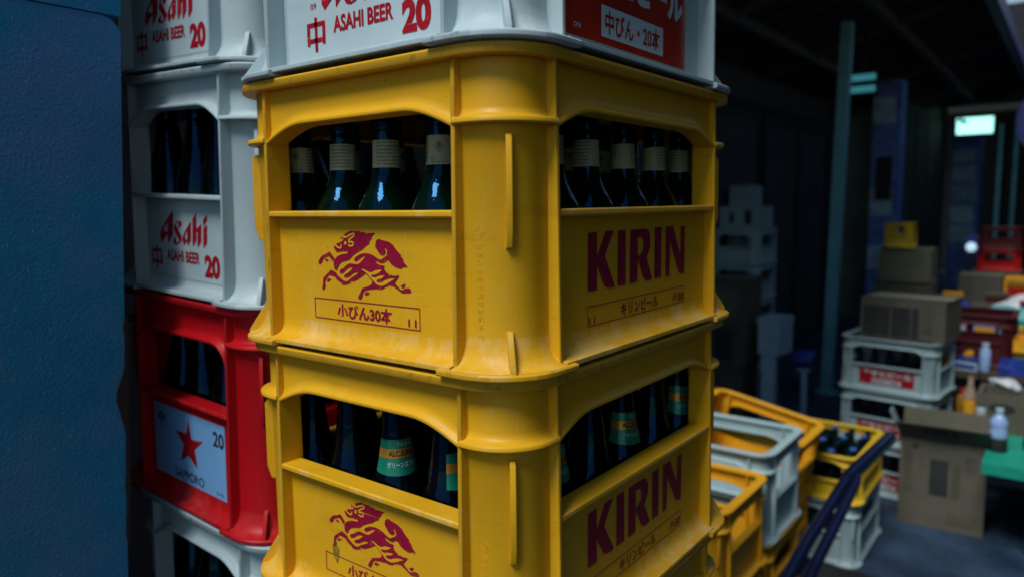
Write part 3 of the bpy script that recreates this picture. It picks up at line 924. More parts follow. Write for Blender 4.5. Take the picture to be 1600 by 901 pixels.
# ------------------------------------------------------------------ the setting
def part(name, mb, mat, parent, smooth=0):
    return obj(name, mb.mesh(name, M[mat], smooth), parent)
g = []
n = 24
mb = MB()
mb.add([(-30, -30, 0), (30, -30, 0), (30, 40, 0), (-30, 40, 0)], [(0, 1, 2, 3)])
struct('ground', mb.mesh('ground', M['asphalt'], 0), (0, 0, FLOOR))

# blue cabinet at the left
def yz(x):
    return lambda u, v, d: (x - d, u, v)
t = thing('metal_cabinet', 'blue painted metal cabinet with a bumpy finish along the left edge of the photo', 'cabinet', (0, 0, 0))
XC = -0.635
R = 0.026
ye = lambda z: 0.0045 + (z - 0.148) * 0.058
zt = 0.3975
door = [(-2.2, FLOOR + 0.08), (ye(FLOOR + 0.08), FLOOR + 0.08), (ye(zt - R), zt - R)]
for k in range(1, 9):
    a = math.radians(90 * k / 8)
    door.append((ye(zt) - R + R * math.cos(a), zt - R + R * math.sin(a)))
door.append((-2.2, zt + 0.004))
part('door', MB().prism(door, yz(XC), 0, 0.022), 'blue_paint', t)
up_p = [(-2.2, zt + 0.006), (ye(zt), zt + 0.0015), (ye(0.9), 0.9), (-2.2, 0.9)]
part('header_panel', MB().prism(up_p, yz(XC), -0.001, 0.022), 'blue_paint', t)
part('body', MB().hexa([(-1.15, -2.2, FLOOR), (XC - 0.024, -2.2, FLOOR), (XC - 0.024, ye(FLOOR) - 0.012, FLOOR), (-1.15, ye(FLOOR) - 0.012, FLOOR), (-1.15, -2.2, 0.9), (XC - 0.024, -2.2, 0.9), (XC - 0.024, ye(0.9) - 0.012, 0.9), (-1.15, ye(0.9) - 0.012, 0.9)]), 'dark_metal', t)
rr = random.Random(11)
pts_l, pts_r = [], []
for k in range(26):
    z = 0.02 - 0.30 * k / 25
    bulge = 0.0105 * math.exp(-((z + 0.085) / 0.028) ** 2) + 0.002 * rr.random()
    pts_l.append((ye(z) - bulge, z))
    pts_r.append((ye(z) + 0.003 + 0.002 * rr.random(), z))
part('torn_gasket', MB().prism(pts_l + pts_r[::-1], yz(XC), -0.0012, 0.004), 'black_rubber', t)

# shop row behind, canopy over it
part('scuff_mark', MB().prism([(-0.20, -0.327), (-0.105, -0.318), (-0.075, -0.320), (-0.10, -0.323), (-0.20, -0.331)], yz(XC), -0.0006, -0.0001), 'carton_ink', t)
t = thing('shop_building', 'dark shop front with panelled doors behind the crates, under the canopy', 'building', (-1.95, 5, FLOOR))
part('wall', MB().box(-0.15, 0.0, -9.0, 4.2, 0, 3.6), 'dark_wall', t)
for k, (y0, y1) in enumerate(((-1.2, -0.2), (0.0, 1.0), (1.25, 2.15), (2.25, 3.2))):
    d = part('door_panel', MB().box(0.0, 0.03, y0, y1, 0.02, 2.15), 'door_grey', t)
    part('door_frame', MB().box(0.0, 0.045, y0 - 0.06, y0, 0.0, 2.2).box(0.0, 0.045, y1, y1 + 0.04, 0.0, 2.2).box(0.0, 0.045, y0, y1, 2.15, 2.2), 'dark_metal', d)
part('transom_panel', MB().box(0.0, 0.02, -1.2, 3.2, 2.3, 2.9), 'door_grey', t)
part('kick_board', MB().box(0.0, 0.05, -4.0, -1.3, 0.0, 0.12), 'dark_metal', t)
t = thing('corner_building', 'olive dark wall between two poster pillars farther down the alley', 'building', (-1.42, 11.4, FLOOR))
part('wall', MB().box(-1.2, 0.0, -2.0, 2.09, 0, 3.7), 'olive_wall', t)
for k in range(4):
    part('panel', MB().box(0.0, 0.025, -1.8 + 0.92 * k, -0.98 + 0.92 * k, 0.1, 2.6), 'olive_wall', t)
t = thing('end_building', 'unlit building with door frames closing the far end of the alley', 'building', (0, 17.2, FLOOR))
part('wall', MB().box(-5, 5, 0, 0.3, 0, 5.2), 'dark_metal', t)
for k in range(7):
    x = -2.0 + 0.62 * k
    part('door', MB().box(x, x + 0.5, -0.03, 0, 0.05, 2.4), 'dark_metal', t)
for x in (-0.98, -0.72):
    part('mullion', MB().box(x, x + 0.07, -0.08, -0.032, 0, 2.9), 'teal_steel', t)
part('lintel', MB().box(-5, 5, -0.1, 0, 2.95, 3.15), 'dark_metal', t)

t = thing('sky_blocking_building', 'plain dark building added across the alley, out of view, to cut sky light', 'building', (1.35, 8.5, FLOOR))  # unseen; added and stepped in height to limit the sky light
part('wall', MB().box(0.0, 0.3, -9.2, -6.0, 0, 3.9), 'dark_wall', t)
part('wall', MB().box(0.0, 0.3, -5.998, 8.5, 0, 2.9), 'dark_wall', t)
for k in range(5):
    d = part('shutter', MB().box(-0.03, 0.0, -6.9 + 3.1 * k, -4.4 + 3.1 * k, 0.02, 2.5), 'door_grey', t)
    part('shutter_box', MB().box(-0.16, 0.0, -7.0 + 3.1 * k, -4.3 + 3.1 * k, 2.52, 2.85), 'dark_metal', t)
t = thing('canopy', 'dark canopy roof with rafters and battens over the shop fronts', 'canopy', (0, 0, 0))
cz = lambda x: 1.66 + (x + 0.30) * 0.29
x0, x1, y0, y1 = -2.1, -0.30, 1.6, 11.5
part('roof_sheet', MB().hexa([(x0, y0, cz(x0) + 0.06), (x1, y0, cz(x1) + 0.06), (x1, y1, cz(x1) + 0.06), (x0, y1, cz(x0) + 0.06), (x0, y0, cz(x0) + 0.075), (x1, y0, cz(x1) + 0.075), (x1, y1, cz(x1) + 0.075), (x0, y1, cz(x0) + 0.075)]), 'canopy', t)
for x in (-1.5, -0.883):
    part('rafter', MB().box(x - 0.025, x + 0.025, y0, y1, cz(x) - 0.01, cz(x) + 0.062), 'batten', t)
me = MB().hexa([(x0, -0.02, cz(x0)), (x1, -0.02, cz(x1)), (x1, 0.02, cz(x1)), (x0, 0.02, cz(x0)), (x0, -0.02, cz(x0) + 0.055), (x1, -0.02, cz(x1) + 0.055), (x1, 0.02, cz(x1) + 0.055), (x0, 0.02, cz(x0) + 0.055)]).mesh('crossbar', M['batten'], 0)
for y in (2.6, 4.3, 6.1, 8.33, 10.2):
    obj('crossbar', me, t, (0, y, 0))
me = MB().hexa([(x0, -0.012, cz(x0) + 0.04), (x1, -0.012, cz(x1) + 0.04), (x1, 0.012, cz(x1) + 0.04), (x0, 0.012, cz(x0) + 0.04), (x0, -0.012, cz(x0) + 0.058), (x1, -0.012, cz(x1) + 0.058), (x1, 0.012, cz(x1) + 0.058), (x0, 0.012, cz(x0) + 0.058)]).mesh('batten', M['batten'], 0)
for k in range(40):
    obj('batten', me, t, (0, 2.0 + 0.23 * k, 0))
part('roof_sheet', MB().box(-2.1, 1.3, 11.6, 17.1, 1.98, 2.0), 'canopy', t)  # rear piece added to keep sky light off the far end
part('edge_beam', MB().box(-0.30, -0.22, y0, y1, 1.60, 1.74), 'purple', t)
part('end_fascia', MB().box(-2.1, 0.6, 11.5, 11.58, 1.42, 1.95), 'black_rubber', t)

def steel_post(label, x, y, w, mat, h, name='steel_post', lean=0.0):
    t = thing(name, label, 'post', (x, y, FLOOR), (0, lean, 0))
    part('shaft', MB().box(-w / 2, w / 2, -w / 2, w / 2, 0.012, h), mat, t)
    part('base_plate', MB().box(-w, w, -w, w, 0, 0.012), mat, t)
    return t
steel_post('teal steel post holding the canopy, behind the white crate stack', -1.10, 5.34, 0.075, 'teal_steel', 2.72, lean=0.018)

def poster_pillar(label, x, y, w, mat, sheets, h=2.75):
    t = thing('poster_pillar', label, 'pillar', (x, y, FLOOR))
    part('shaft', MB().box(-w / 2, w / 2, 0, w, 0, h), 'poster', t)
    rq = random.Random(int(w * 1000))
    z = 0.5
    while z < h - 0.25:
        hh = rq.uniform(0.16, 0.3)
        ww = w * rq.uniform(0.75, 0.98)
        part('poster', MB().box(-w / 2 + 0.005, -w / 2 + 0.005 + ww, -0.006 - 0.003 * rq.random(), -0.001, z, z + hh), rq.choice(sheets), t)
        z += hh + rq.uniform(0.01, 0.06)
    return t
t = poster_pillar('pillar with blue posters and a dark framed notice beside the teal post', -1.19, 7.55, 0.25, 'poster', ['poster', 'poster_pale', 'poster'], 2.6)
part('notice_frame', MB().box(-0.07, 0.07, -0.03, -0.012, 1.45, 1.87), 'dark_metal', t)
poster_pillar('far pillar covered in pale posters under the lit sign', -1.13, 13.5, 0.40, 'poster_pale', ['poster_pale', 'poster_pale', 'poster'], 2.45)

t = thing('lit_sign', 'glowing white-green sign box above the far poster pillar', 'sign', (-0.965, 12.7, 1.10))
part('housing', MB().box(-0.25, 0.25, 0, 0.12, 0, 0.27), 'dark_metal', t)
part('face', MB().box(-0.235, 0.235, -0.012, -0.001, 0.015, 0.255), 'sign_glow', t)
part('letter_row', MB().box(-0.17, -0.10, -0.016, -0.013, 0.17, 0.23).box(-0.22, -0.16, -0.016, -0.013, 0.20, 0.25), 'teal_steel', t)
part('bracket', MB().box(-0.02, 0.02, 0.12, 0.8, 0.10, 0.14), 'dark_metal', t)
t = thing('tube_lamp', 'pair of dim turquoise tube lamps in the dark between the posts', 'lamp', (-1.05, 5.90, 0.98))
part('back_plate', MB().box(-0.10, 0.10, 0, 0.02, -0.02, 0.18).box(-0.01, 0.01, 0.002, 0.018, 0.18, 0.50), 'dark_metal', t)
for z in (0.03, 0.12):
    part('tube', MB().tube([(-0.085, -0.03, z), (0.085, -0.03, z)], 0.024), 'tube_glow', t, 40)
t = thing('round_sign', 'round violet shop sign cut by the right edge under the canopy', 'sign', (0.16, 9.4, 0.98))
part('disc', MB().prism([(0.42 * math.cos(k * math.pi / 20), 0.42 * math.sin(k * math.pi / 20)) for k in range(40)], lambda u, v, d: (u, d, v), 0, 0.08), 'purple', t, 40)
part('hanger', MB().box(-0.02, 0.02, 0.02, 0.06, 0.42, 0.6), 'dark_metal', t)
for nm, mt, lab, p in (('bulb_lamp', 'bulb_yellow', 'tiny yellow lamp glowing at the far end of the alley', (-0.36, 16.3, 0.49)), ('bulb_lamp', 'bulb_blue', 'tiny blue-violet lamp glowing high at the far right', (-0.30, 16.3, 1.35)),
                       ('globe_lamp', 'globe', 'small white globe lamp beside the blue box on the trading table', (-0.365, 6.9, -0.26))):
    t = thing(nm, lab, 'lamp', p)
    r = 0.05 if nm == 'bulb_lamp' else 0.04
    part('glass_globe', MB().lathe([(r * math.sin(math.pi * k / 10), -r * math.cos(math.pi * k / 10)) for k in range(11)], 16), mt, t, 60)
    part('socket', MB().box(-0.015, 0.015, -0.015, 0.015, r, r + 0.06) if nm == 'bulb_lamp' else MB().box(-0.02, 0.02, -0.02, 0.02, -0.42, -r), 'dark_metal', t)
    if nm == 'bulb_lamp':
        part('cord', MB().box(-0.006, 0.006, -0.006, 0.006, r + 0.06, 1.9 - p[2]).box(-0.006, 0.006, 0.0, 0.95, 1.895 - p[2], 1.905 - p[2]), 'dark_metal', t)

# ------------------------------------------------------------------ crates behind on the right
YF = Kind('yellow_far', 0.453, 0.3806, 0.264, 0.0635, 0.2054, 0.1355, 0.2015, 0.0165, 0.058, far=True)
WF = Kind('white_far', 0.445, 0.370, 0.2965, 0.0693, 0.232, 0.1375, 0.228, 0.022, 0.052, db=0.014, dl=0.020, dp=0.016, far=True)
LF = Kind('yellow_lemon', 0.385, 0.480, 0.190, 0.0635, 0.150, 0.085, 0.146, 0.0165, 0.05, far=True)
WS = Kind('white_far', 0.445, 0.370, 0.262, 0.062, 0.205, 0.128, 0.201, 0.018, 0.045, db=0.012, dl=0.016, dp=0.013, far=True)
WL = Kind('white_far', 0.385, 0.480, 0.260, 0.0635, 0.205, 0.128, 0.201, 0.018, 0.045, far=True)
RF = Kind('red_far', 0.30, 0.26, 0.17, 0.045, 0.135, 0.085, 0.131, 0.014, 0.035, far=True)
MF = Kind('maroon_far', 0.30, 0.26, 0.19, 0.045, 0.15, 0.095, 0.146, 0.014, 0.035, far=True)
BF = Kind('maroon_far', 0.42, 0.36, 0.262, 0.055, 0.205, 0.128, 0.201, 0.016, 0.045, far=True)
YS = Kind('yellow_lemon', 0.165, 0.20, 0.155, 0.025, 0.125, 0.085, 0.121, 0.012, 0.02, far=True)
red_sticker(WS, 0, -0.125, 0.033, 0.125, 0.112, 0, 'ink_red')

G = 'open empty crates behind the near stack'
def low_pallet(x, y, h, lab):
    t = thing('pallet', lab, 'pallet', (x, y, FLOOR))
    for k in range(4):
        part('plank', MB().box(-0.21, 0.21, -0.17 + k * 0.088, -0.095 + k * 0.088, h - 0.02, h), 'wood', t)
    for k in range(3):
        part('block', MB().box(-0.20 + k * 0.165, -0.13 + k * 0.165, -0.16, 0.16, 0, h - 0.02), 'wood', t)
ax, ay = -0.362 - 0.2265, 1.565
low_pallet(ax, ay, 0.097, 'low wooden pallet under the nearest open yellow crates')
YF.place('yellow crate under the open one that holds a cloudy bag', (ax, ay, FLOOR + 0.097), 0, (0, 0), G, ())
YF.place('open yellow crate holding a cloudy plastic bag, nearest behind the yellow stack', (ax, ay, FLOOR + 0.361), 0, (0, 0), G, ())
b_x, b_y = -0.372 - 0.2225, 1.965
low_pallet(b_x, b_y, 0.11, 'low wooden pallet under the open white crate')
YF.place('yellow crate carrying the open white crate', (b_x, b_y, FLOOR + 0.11), 0, (0, 0), G, ())
WF.place('open white crate between two open yellow crates', (b_x, b_y, FLOOR + 0.374), 0, (0, 0), G, ())
c_x, c_y = -0.668, 2.345
low_pallet(c_x, c_y, 0.055, 'low wooden pallet under the tilted yellow crate')
YF.place('yellow crate under the tilted open one', (c_x, c_y, FLOOR + 0.055), 0, (0, 0), G, ())
YF.place('open yellow crate tipped to the right behind the open white crate', (c_x, c_y, FLOOR + 0.368), 0, (0, math.radians(11)), G, ())
d_x, d_y = -0.275 - 0.1925, 2.80
WL.place('white crate on the ground under the lemon yellow crate of capped bottles', (d_x, d_y, FLOOR), 0, (0, 0), None, ())
LF.place('shallow lemon yellow crate of blue-capped bottles beside the trolley handle', (d_x, d_y, FLOOR + 0.2605), 0, (0, 0), None, ())
CAP = MB().lathe([(0, .263), (.012, .263), (.0145, .260), (.015, .252), (.0142, .250)], 16).mesh('cap', M['cap_blue'], 50)
CAP_DARK = CAP.copy()
CAP_DARK.materials[0] = M['green_glass']
for i in range(5):
    for j in range(6):
        o = obj('bottle', ME_SMALL if (i * 2 + j) % 4 else ME_CONE, None, (d_x - 0.135 + 0.0675 * i, d_y - 0.17 + 0.068 * j, FLOOR + 0.2765 - 0.02), (0, 0, i + j))
        o.scale = (1, 1, 0.80)
        o.location.z = FLOOR + 0.2770
        tag(o, ('blue-capped bottle' if (i + 2 * j) % 3 == 0 else 'dark green capped bottle') + ' packed in the shallow lemon yellow crate', 'bottle', 'capped bottles in the lemon yellow crate')
        k = obj('cap', CAP if (i + 2 * j) % 3 == 0 else CAP_DARK, o, (0, 0, -0.043))
# cloudy bag and boards inside the open crates
def lump(name, mat, label, cat, loc, size, seed, group=None, amp=0.22):
    rl = random.Random(seed)
    bm = bmesh.new()
    bmesh.ops.create_icosphere(bm, subdivisions=3, radius=1)
    ph = [Vector((rl.uniform(-1, 1), rl.uniform(-1, 1), rl.uniform(-1, 1))).normalized() * rl.uniform(2, 6) for _ in range(7)]
    for v in bm.verts:
        k = 1 + sum(amp * 0.35 * math.sin(p.dot(v.co) + i * 1.7) for i, p in enumerate(ph))
        v.co = Vector((v.co.x * k * size[0], v.co.y * k * size[1], max(v.co.z, -0.72) * k * size[2] + 0.72 * size[2]))
    me = bpy.data.meshes.new(name)
    bm.to_mesh(me)
    bm.free()
    z0 = min(v.co.z for v in me.vertices)
    for v in me.vertices:
        v.co.z -= z0
    me.shade_smooth()
    me.materials.append(M[mat])
    return tag(obj(name, me, None, loc), label, cat, group)
lump('plastic_bag', 'film_clear', 'cloudy plastic bag lying in the nearest open yellow crate', 'bag', (ax + 0.08, ay + 0.02, FLOOR + 0.378), (0.10, 0.11, 0.062), 4)

# trolley
t = thing('trolley', 'flatbed trolley with a thick blue-black tube handle beside the crates', 'trolley', (0, 0, FLOOR))
def rel(p):
    return (p[0], p[1], p[2] - FLOOR)
part('grip', MB().tube([rel((-0.142, 2.390, -0.681)), rel((-0.1445, 2.372, -0.683)), rel((-0.1965, 2.022, -0.7255)), rel((-0.199, 2.00, -0.728))], [0.017, 0.023, 0.023, 0.021], 16), 'tube', t, 50)
part('rail', MB().tube([rel((-0.199, 2.00, -0.728)), rel((-0.2112, 1.80, -0.7745)), rel((-0.2142, 1.606, -0.80)), rel((-0.210, 1.40, -0.83)), rel((-0.208, 1.34, -0.86)), rel((-0.208, 1.32, -1.16))], 0.018), 'tube', t, 50)
part('rail', MB().tube([rel((-0.188, 2.08, -0.7205)), rel((-0.172, 2.00, -0.735)), rel((-0.1776, 1.565, -0.837)), rel((-0.174, 1.42, -0.87)), rel((-0.172, 1.37, -0.90)), rel((-0.172, 1.35, -1.16))], 0.016), 'tube', t, 50)
part('platform', MB().box(-0.36, -0.02, 1.25, 2.25, 0.12, 0.15), 'dark_metal', t)
wh = MB().sweep([[(x, 0.05 * math.cos(a * math.pi / 10), 0.05 * math.sin(a * math.pi / 10)) for a in range(20)] for x in (-0.015, 0.015)]).mesh('wheel', M['black_rubber'], 40)
for x in (-0.30, -0.08):
    for y in (1.42, 2.15):
        obj('wheel', wh, t, (x, y, 0.05))
        part('fork', MB().box(x - 0.02, x + 0.02, y - 0.015, y + 0.015, 0.101, 0.12), 'dark_metal', t)

# ---- cartons
def carton(label, loc, w, d, h, mat='cardboard', rz=0.0, prints=(), group=None, tape=True, lid=0.0, name='carton'):
    """closed carton: four walls, two top flaps with a seam, tape; printed patches sit on the front"""
    t = thing(name, label, 'carton', loc, (0, 0, rz), group)
    part('wall', MB().box(-w / 2, w / 2, 0, d, 0, h - 0.004), mat, t)
    for a, b in ((0, d / 2 - 0.002), (d / 2 + 0.002, d)):
        part('flap', MB().hexa([(-w / 2 - 0.002, a - 0.002, h - 0.003), (w / 2 + 0.002, a - 0.002, h - 0.003), (w / 2 + 0.002, b + 0.002, h - 0.003), (-w / 2 - 0.002, b + 0.002, h - 0.003),
                                (-w / 2 - 0.002, a - 0.002, h + lid * (a > 0)), (w / 2 + 0.002, a - 0.002, h + lid * (a > 0)), (w / 2 + 0.002, b + 0.002, h + lid * (a == 0)), (-w / 2 - 0.002, b + 0.002, h + lid * (a == 0))]), mat, t)
    if tape:
        part('tape', MB().box(-w / 2 - 0.003, w / 2 + 0.003, d / 2 - 0.025, d / 2 + 0.025, h + lid + 0.0005, h + lid + 0.0015), 'label_cream', t)
    for (u0, v0, u1, v1, pm) in prints:
        part('printed_patch', MB().box(-w / 2 + u0 * w, -w / 2 + u1 * w, -0.0025, -0.0005, v0 * h, v1 * h), pm, t)
    return t

# white crates with red stickers, cartons on top
wx, wy, wr = -0.335, 3.60, math.radians(-7)
for k, l in enumerate(('white crate with red sticker on the ground behind the standing carton', 'white crate with red sticker, middle of the three behind the standing carton', 'white crate with red sticker carrying the grey-brown carton')):
    WS.place(l, (wx, wy, FLOOR + 0.262 * k), wr, (0, 0), 'white crates with red stickers', (0,))
for k in (1, 2):
    for j in range(5):
        p = Vector((-0.14 + 0.07 * j, -0.12, 0)); p.rotate(Matrix.Rotation(wr, 3, 'Z'))
        o = obj('bottle', ME_CONE, None, (wx + p.x, wy + p.y, FLOOR + 0.262 * k + 0.017), (0, 0, j))
        tag(o, 'dark bottle %s in the %s red-sticker crate' % (('leftmost', 'second from left', 'in the centre', 'second from right', 'rightmost')[j], ('middle', 'top')[k - 1]), 'bottle', 'bottles in the %s red-sticker crate' % ('middle', 'top')[k - 1])
carton('grey-brown carton with dark printed panels, on the top red-sticker crate', (wx + 0.03, wy - 0.14, FLOOR + 0.7865), 0.375, 0.28, 0.195, 'cardboard', wr,
       ((0.03, 0.06, 0.36, 0.80, 'carton_ink'), (0.38, 0.06, 0.60, 0.80, 'carton_ink'), (0.62, 0.06, 0.70, 0.80, 'carton_ink'), (0.76, 0.25, 0.86, 0.75, 'cardboard_dark')))
# standing flat carton with its flaps up
t = thing('open_carton', 'tall thin cardboard box with raised top flaps standing on the road', 'carton', (-0.070, 3.17, FLOOR), (0, 0, math.radians(4)))
part('front_wall', MB().box(-0.165, 0.165, 0.0, 0.006, 0, 0.40), 'cardboard', t)
part('back_wall', MB().box(-0.165, 0.165, 0.084, 0.09, 0, 0.40), 'cardboard', t)
part('side_wall', MB().box(-0.165, -0.159, 0.006, 0.084, 0, 0.40), 'cardboard', t)
part('side_wall', MB().box(0.159, 0.165, 0.006, 0.084, 0, 0.40), 'cardboard', t)
part('flap', MB().hexa([(-0.165, -0.003, 0.402), (0.165, -0.003, 0.402), (0.165, 0.003, 0.402), (-0.165, 0.003, 0.402), (-0.185, -0.075, 0.485), (0.175, -0.075, 0.485), (0.175, -0.069, 0.487), (-0.185, -0.069, 0.487)]), 'cardboard', t)
part('flap', MB().hexa([(-0.165, 0.086, 0.402), (0.165, 0.086, 0.402), (0.165, 0.092, 0.402), (-0.165, 0.092, 0.402), (-0.165, 0.12, 0.51), (0.165, 0.12, 0.51), (0.165, 0.126, 0.51), (-0.165, 0.126, 0.51)]), 'cardboard', t)
part('flap', MB().hexa([(-0.168, 0.006, 0.402), (-0.162, 0.006, 0.402), (-0.162, 0.084, 0.402), (-0.168, 0.084, 0.402), (-0.215, 0.006, 0.51), (-0.209, 0.006, 0.51), (-0.209, 0.084, 0.51), (-0.215, 0.084, 0.51)]), 'cardboard_pale', t)
for k in range(4):
    part('printed_mark', MB().hexa([(-0.075 + 0.036 * k, -0.0405, 0.442), (-0.052 + 0.036 * k, -0.0405, 0.442), (-0.052 + 0.036 * k, -0.039, 0.442), (-0.075 + 0.036 * k, -0.039, 0.442),
                                    (-0.075 + 0.036 * k, -0.0575, 0.462), (-0.052 + 0.036 * k, -0.0575, 0.462), (-0.052 + 0.036 * k, -0.056, 0.462), (-0.075 + 0.036 * k, -0.056, 0.462)]), 'carton_ink', t)
for a in ((-0.045, 0.155, 0.025, 0.315, 'carton_ink'), (0.040, 0.155, 0.072, 0.31, 'cardboard_dark'), (-0.150, 0.16, -0.115, 0.37, 'cardboard_dark'), (-0.115, 0.355, -0.095, 0.375, 'carton_ink'), (0.085, 0.29, 0.125, 0.35, 'cardboard_dark'), (0.03, 0.035, 0.135, 0.085, 'cardboard_dark')):
    part('printed_patch', MB().box(a[0], a[2], -0.0025, -0.0005, a[1], a[3]), a[4], t)

# taller pile behind: maroon crates, cartons, a small yellow crate
px, py = -0.50, 4.83
for k, l in enumerate(('maroon crate on the ground behind the red-sticker crates', 'maroon crate, second of the pile behind the red-sticker crates', 'maroon crate, third of the pile behind the red-sticker crates')):
    BF.place(l, (px, py, FLOOR + 0.262 * k), 0, (0, 0), 'maroon crates behind the red-sticker crates', ())
carton('dark brown carton under the olive one, behind the red-sticker crates', (px - 0.01, py - 0.16, FLOOR + 0.7865), 0.32, 0.28, 0.155, 'cardboard_dark')
carton('olive cardboard carton under the small yellow crate', (px + 0.0, py - 0.17, FLOOR + 0.943), 0.29, 0.28, 0.195, 'cardboard_olive', lid=0.012)
YS.place('small yellow crate topmost on the olive carton', (px - 0.05, py - 0.05, FLOOR + 1.152), 0, (0, 0), None, ())

# left pile against the shop: white crates, brown cartons, pale cartons
lx, ly = -1.60, 4.90
LW = Kind('white_far', 0.36, 0.44, 0.252, 0.06, 0.195, 0.12, 0.191, 0.018, 0.045, db=0.012, dl=0.016, dp=0.013, far=True)
for k, l in enumerate(('on the ground', 'second from the ground', 'third from the ground', 'fourth from the ground', 'topmost, under the pale carton')):
    LW.place('white crate %s in the pile by the shop wall' % l, (lx, ly, FLOOR + 0.252 * k), 0, (0, 0), 'white crates piled by the shop wall', ())
carton('pale carton with dark marks on top of the white crates by the shop wall', (lx + 0.03, ly - 0.2, FLOOR + 1.2605), 0.30, 0.26, 0.155, 'cardboard_pale', 0, ((0.25, 0.25, 0.36, 0.75, 'carton_ink'), (0.62, 0.2, 0.78, 0.85, 'carton_ink')))
carton('pale tall carton standing behind the left pile at the shop wall', (-1.80, 5.30, FLOOR), 0.16, 0.3, 1.58, 'cardboard_pale')
cx_, cy_ = -1.52, 4.28
carton('brown carton at the bottom of the left pile, beside the polystyrene boxes', (cx_, cy_, FLOOR), 0.30, 0.28, 0.36, 'cardboard_dark', group='brown cartons in front of the left pile')
carton('greenish brown carton in the middle of the left pile', (cx_ + 0.01, cy_, FLOOR + 0.362), 0.32, 0.28, 0.30, 'cardboard_dark', 0, ((0.3, 0.1, 0.7, 0.8, 'carton_ink'),), 'brown cartons in front of the left pile')
carton('brown carton on top in front of the left pile', (cx_ - 0.01, cy_, FLOOR + 0.664), 0.36, 0.28, 0.28, 'cardboard_dark', 0, ((0.35, 0.1, 0.8, 0.75, 'cardboard_olive'),), 'brown cartons in front of the left pile')
def foam_box(label, loc, w, d, h, rz, tilt=0):
    t = thing('polystyrene_box', label, 'box', loc, (0, tilt, rz), 'polystyrene boxes by the post')
    part('tub', MB().hexa([(-w / 2, 0, 0), (w / 2, 0, 0), (w / 2, d, 0), (-w / 2, d, 0), (-w / 2, 0, h * .8), (w / 2, 0, h * .8), (w / 2, d, h * .8), (-w / 2, d, h * .8)]), 'foam', t)
    part('lid', MB().box(-w / 2 - .004, w / 2 + .004, -.004, d + .004, h * .8 + .001, h), 'foam', t)
foam_box('white polystyrene box standing on end on the road by the brown cartons', (-1.235, 4.38, FLOOR), 0.085, 0.20, 0.44, 0.2)
foam_box('upper white polystyrene box with a sagging lid by the brown cartons', (-1.235, 4.37, FLOOR + 0.442), 0.145, 0.22, 0.25, -0.1)
lump('plastic_bag', 'film_blue', 'crumpled blue bag hanging on the low white stand by the polystyrene boxes', 'bag', (-1.045, 4.50, FLOOR + 0.36), (0.075, 0.06, 0.06), 9)
t = thing('stand', 'low white stand by the polystyrene boxes near the teal post', 'stand', (-1.035, 4.50, FLOOR))
part('leg', MB().tube([(0, 0, 0.01), (0, 0, 0.34)], 0.02), 'foam', t, 40)
part('foot', MB().box(-0.07, 0.07, -0.07, 0.07, 0, 0.012), 'foam', t)
part('top', MB().box(-0.035, 0.035, -0.035, 0.035, 0.34, 0.358), 'foam', t)

# ---- trading table and its clutter
t = thing('trading_table', 'long dark wooden trading table loaded with crates, bags and cartons at the right', 'table', (0.10, 5.45, FLOOR))
for k in range(5):
    part('plank', MB().box(-0.48 + 0.196 * k, -0.29 + 0.196 * k, -1.75, 1.95, 0.585, 0.615), 'wood', t)
for x in (-0.44, 0.44):
    for y in (-1.68, 0.1, 1.88):
        part('leg', MB().box(x - 0.03, x + 0.03, y - 0.03, y + 0.03, 0, 0.585), 'wood', t)
TZ = FLOOR + 0.616
t = thing('bench', 'low bench topped with green vinyl at the right edge beside the standing carton', 'bench', (0.42, 3.22, FLOOR))
part('top', MB().box(-0.33, 0.5, -0.25, 0.42, 0.355, 0.40), 'green_cloth', t)
for x in (-0.15, 0.44):
    for y in (-0.1, 0.37):
        part('leg', MB().box(x - 0.025, x + 0.025, y - 0.025, y + 0.025, 0, 0.355), 'dark_metal', t)
BZ = FLOOR + 0.401
t = thing('pet_bottle', 'pale blue plastic bottle with a dark base standing on the green bench', 'bottle', (0.128, 3.17, BZ))
part('body', MB().lathe([(0, .06), (.033, .06), (.034, .09), (.031, .10), (.034, .11), (.033, .13), (.016, .155), (.013, .158), (.013, .165), (0, .165)], 20), 'pet', t, 50)
part('base', MB().lathe([(0, 0), (.03, 0), (.034, .006), (.034, .059), (0, .059)], 20), 'carton_ink', t, 50)
part('cap', MB().lathe([(.0155, .1655), (.0155, .183), (0, .183)], 16), 'foam', t, 50)
t = thing('slotted_box', 'grey wooden box with dark discs for hand holes on the green bench', 'box', (0.24, 3.45, BZ))
part('front', MB().box(-0.22, 0.22, 0, 0.018, 0, 0.175), 'cardboard', t)
for a in (-0.22, 0.20):
    part('side', MB().box(a, a + 0.02, 0.018, 0.20, 0, 0.175), 'cardboard', t)
part('back', MB().box(-0.22, 0.22, 0.20, 0.218, 0, 0.175), 'cardboard', t)
for x in (-0.12, 0.05):
    part('hole_shade_disc', MB().prism([(x + 0.05 * math.cos(k * math.pi / 10), 0.115 + 0.02 * math.sin(k * math.pi / 10)) for k in range(20)], lambda u, v, d: (u, d, v), -0.003, -0.0005), 'carton_ink', t)  # flat discs with the holes' shade as their colour, no opening cut
lump('rubber_hose', 'black_rubber', 'black rubber bundle lying on the green bench', 'bundle', (0.30, 3.26, BZ), (0.09, 0.06, 0.075), 21)
MF2 = MF
BF.place('brown-maroon crate at the front of the trading table', (-0.13 + 0.05, 4.02, TZ), 0, (0, 0), None, ())
lump('melon', 'amber', 'yellow fruit lying in the brown-maroon crate', 'fruit', (-0.06, 3.90, TZ + 0.018), (0.05, 0.05, 0.055), 31, None, 0.05)
lump('plastic_bag', 'film_white', 'bluish white bag beside the maroon crate on the table', 'bag', (-0.325, 3.86, TZ), (0.06, 0.07, 0.06), 12)
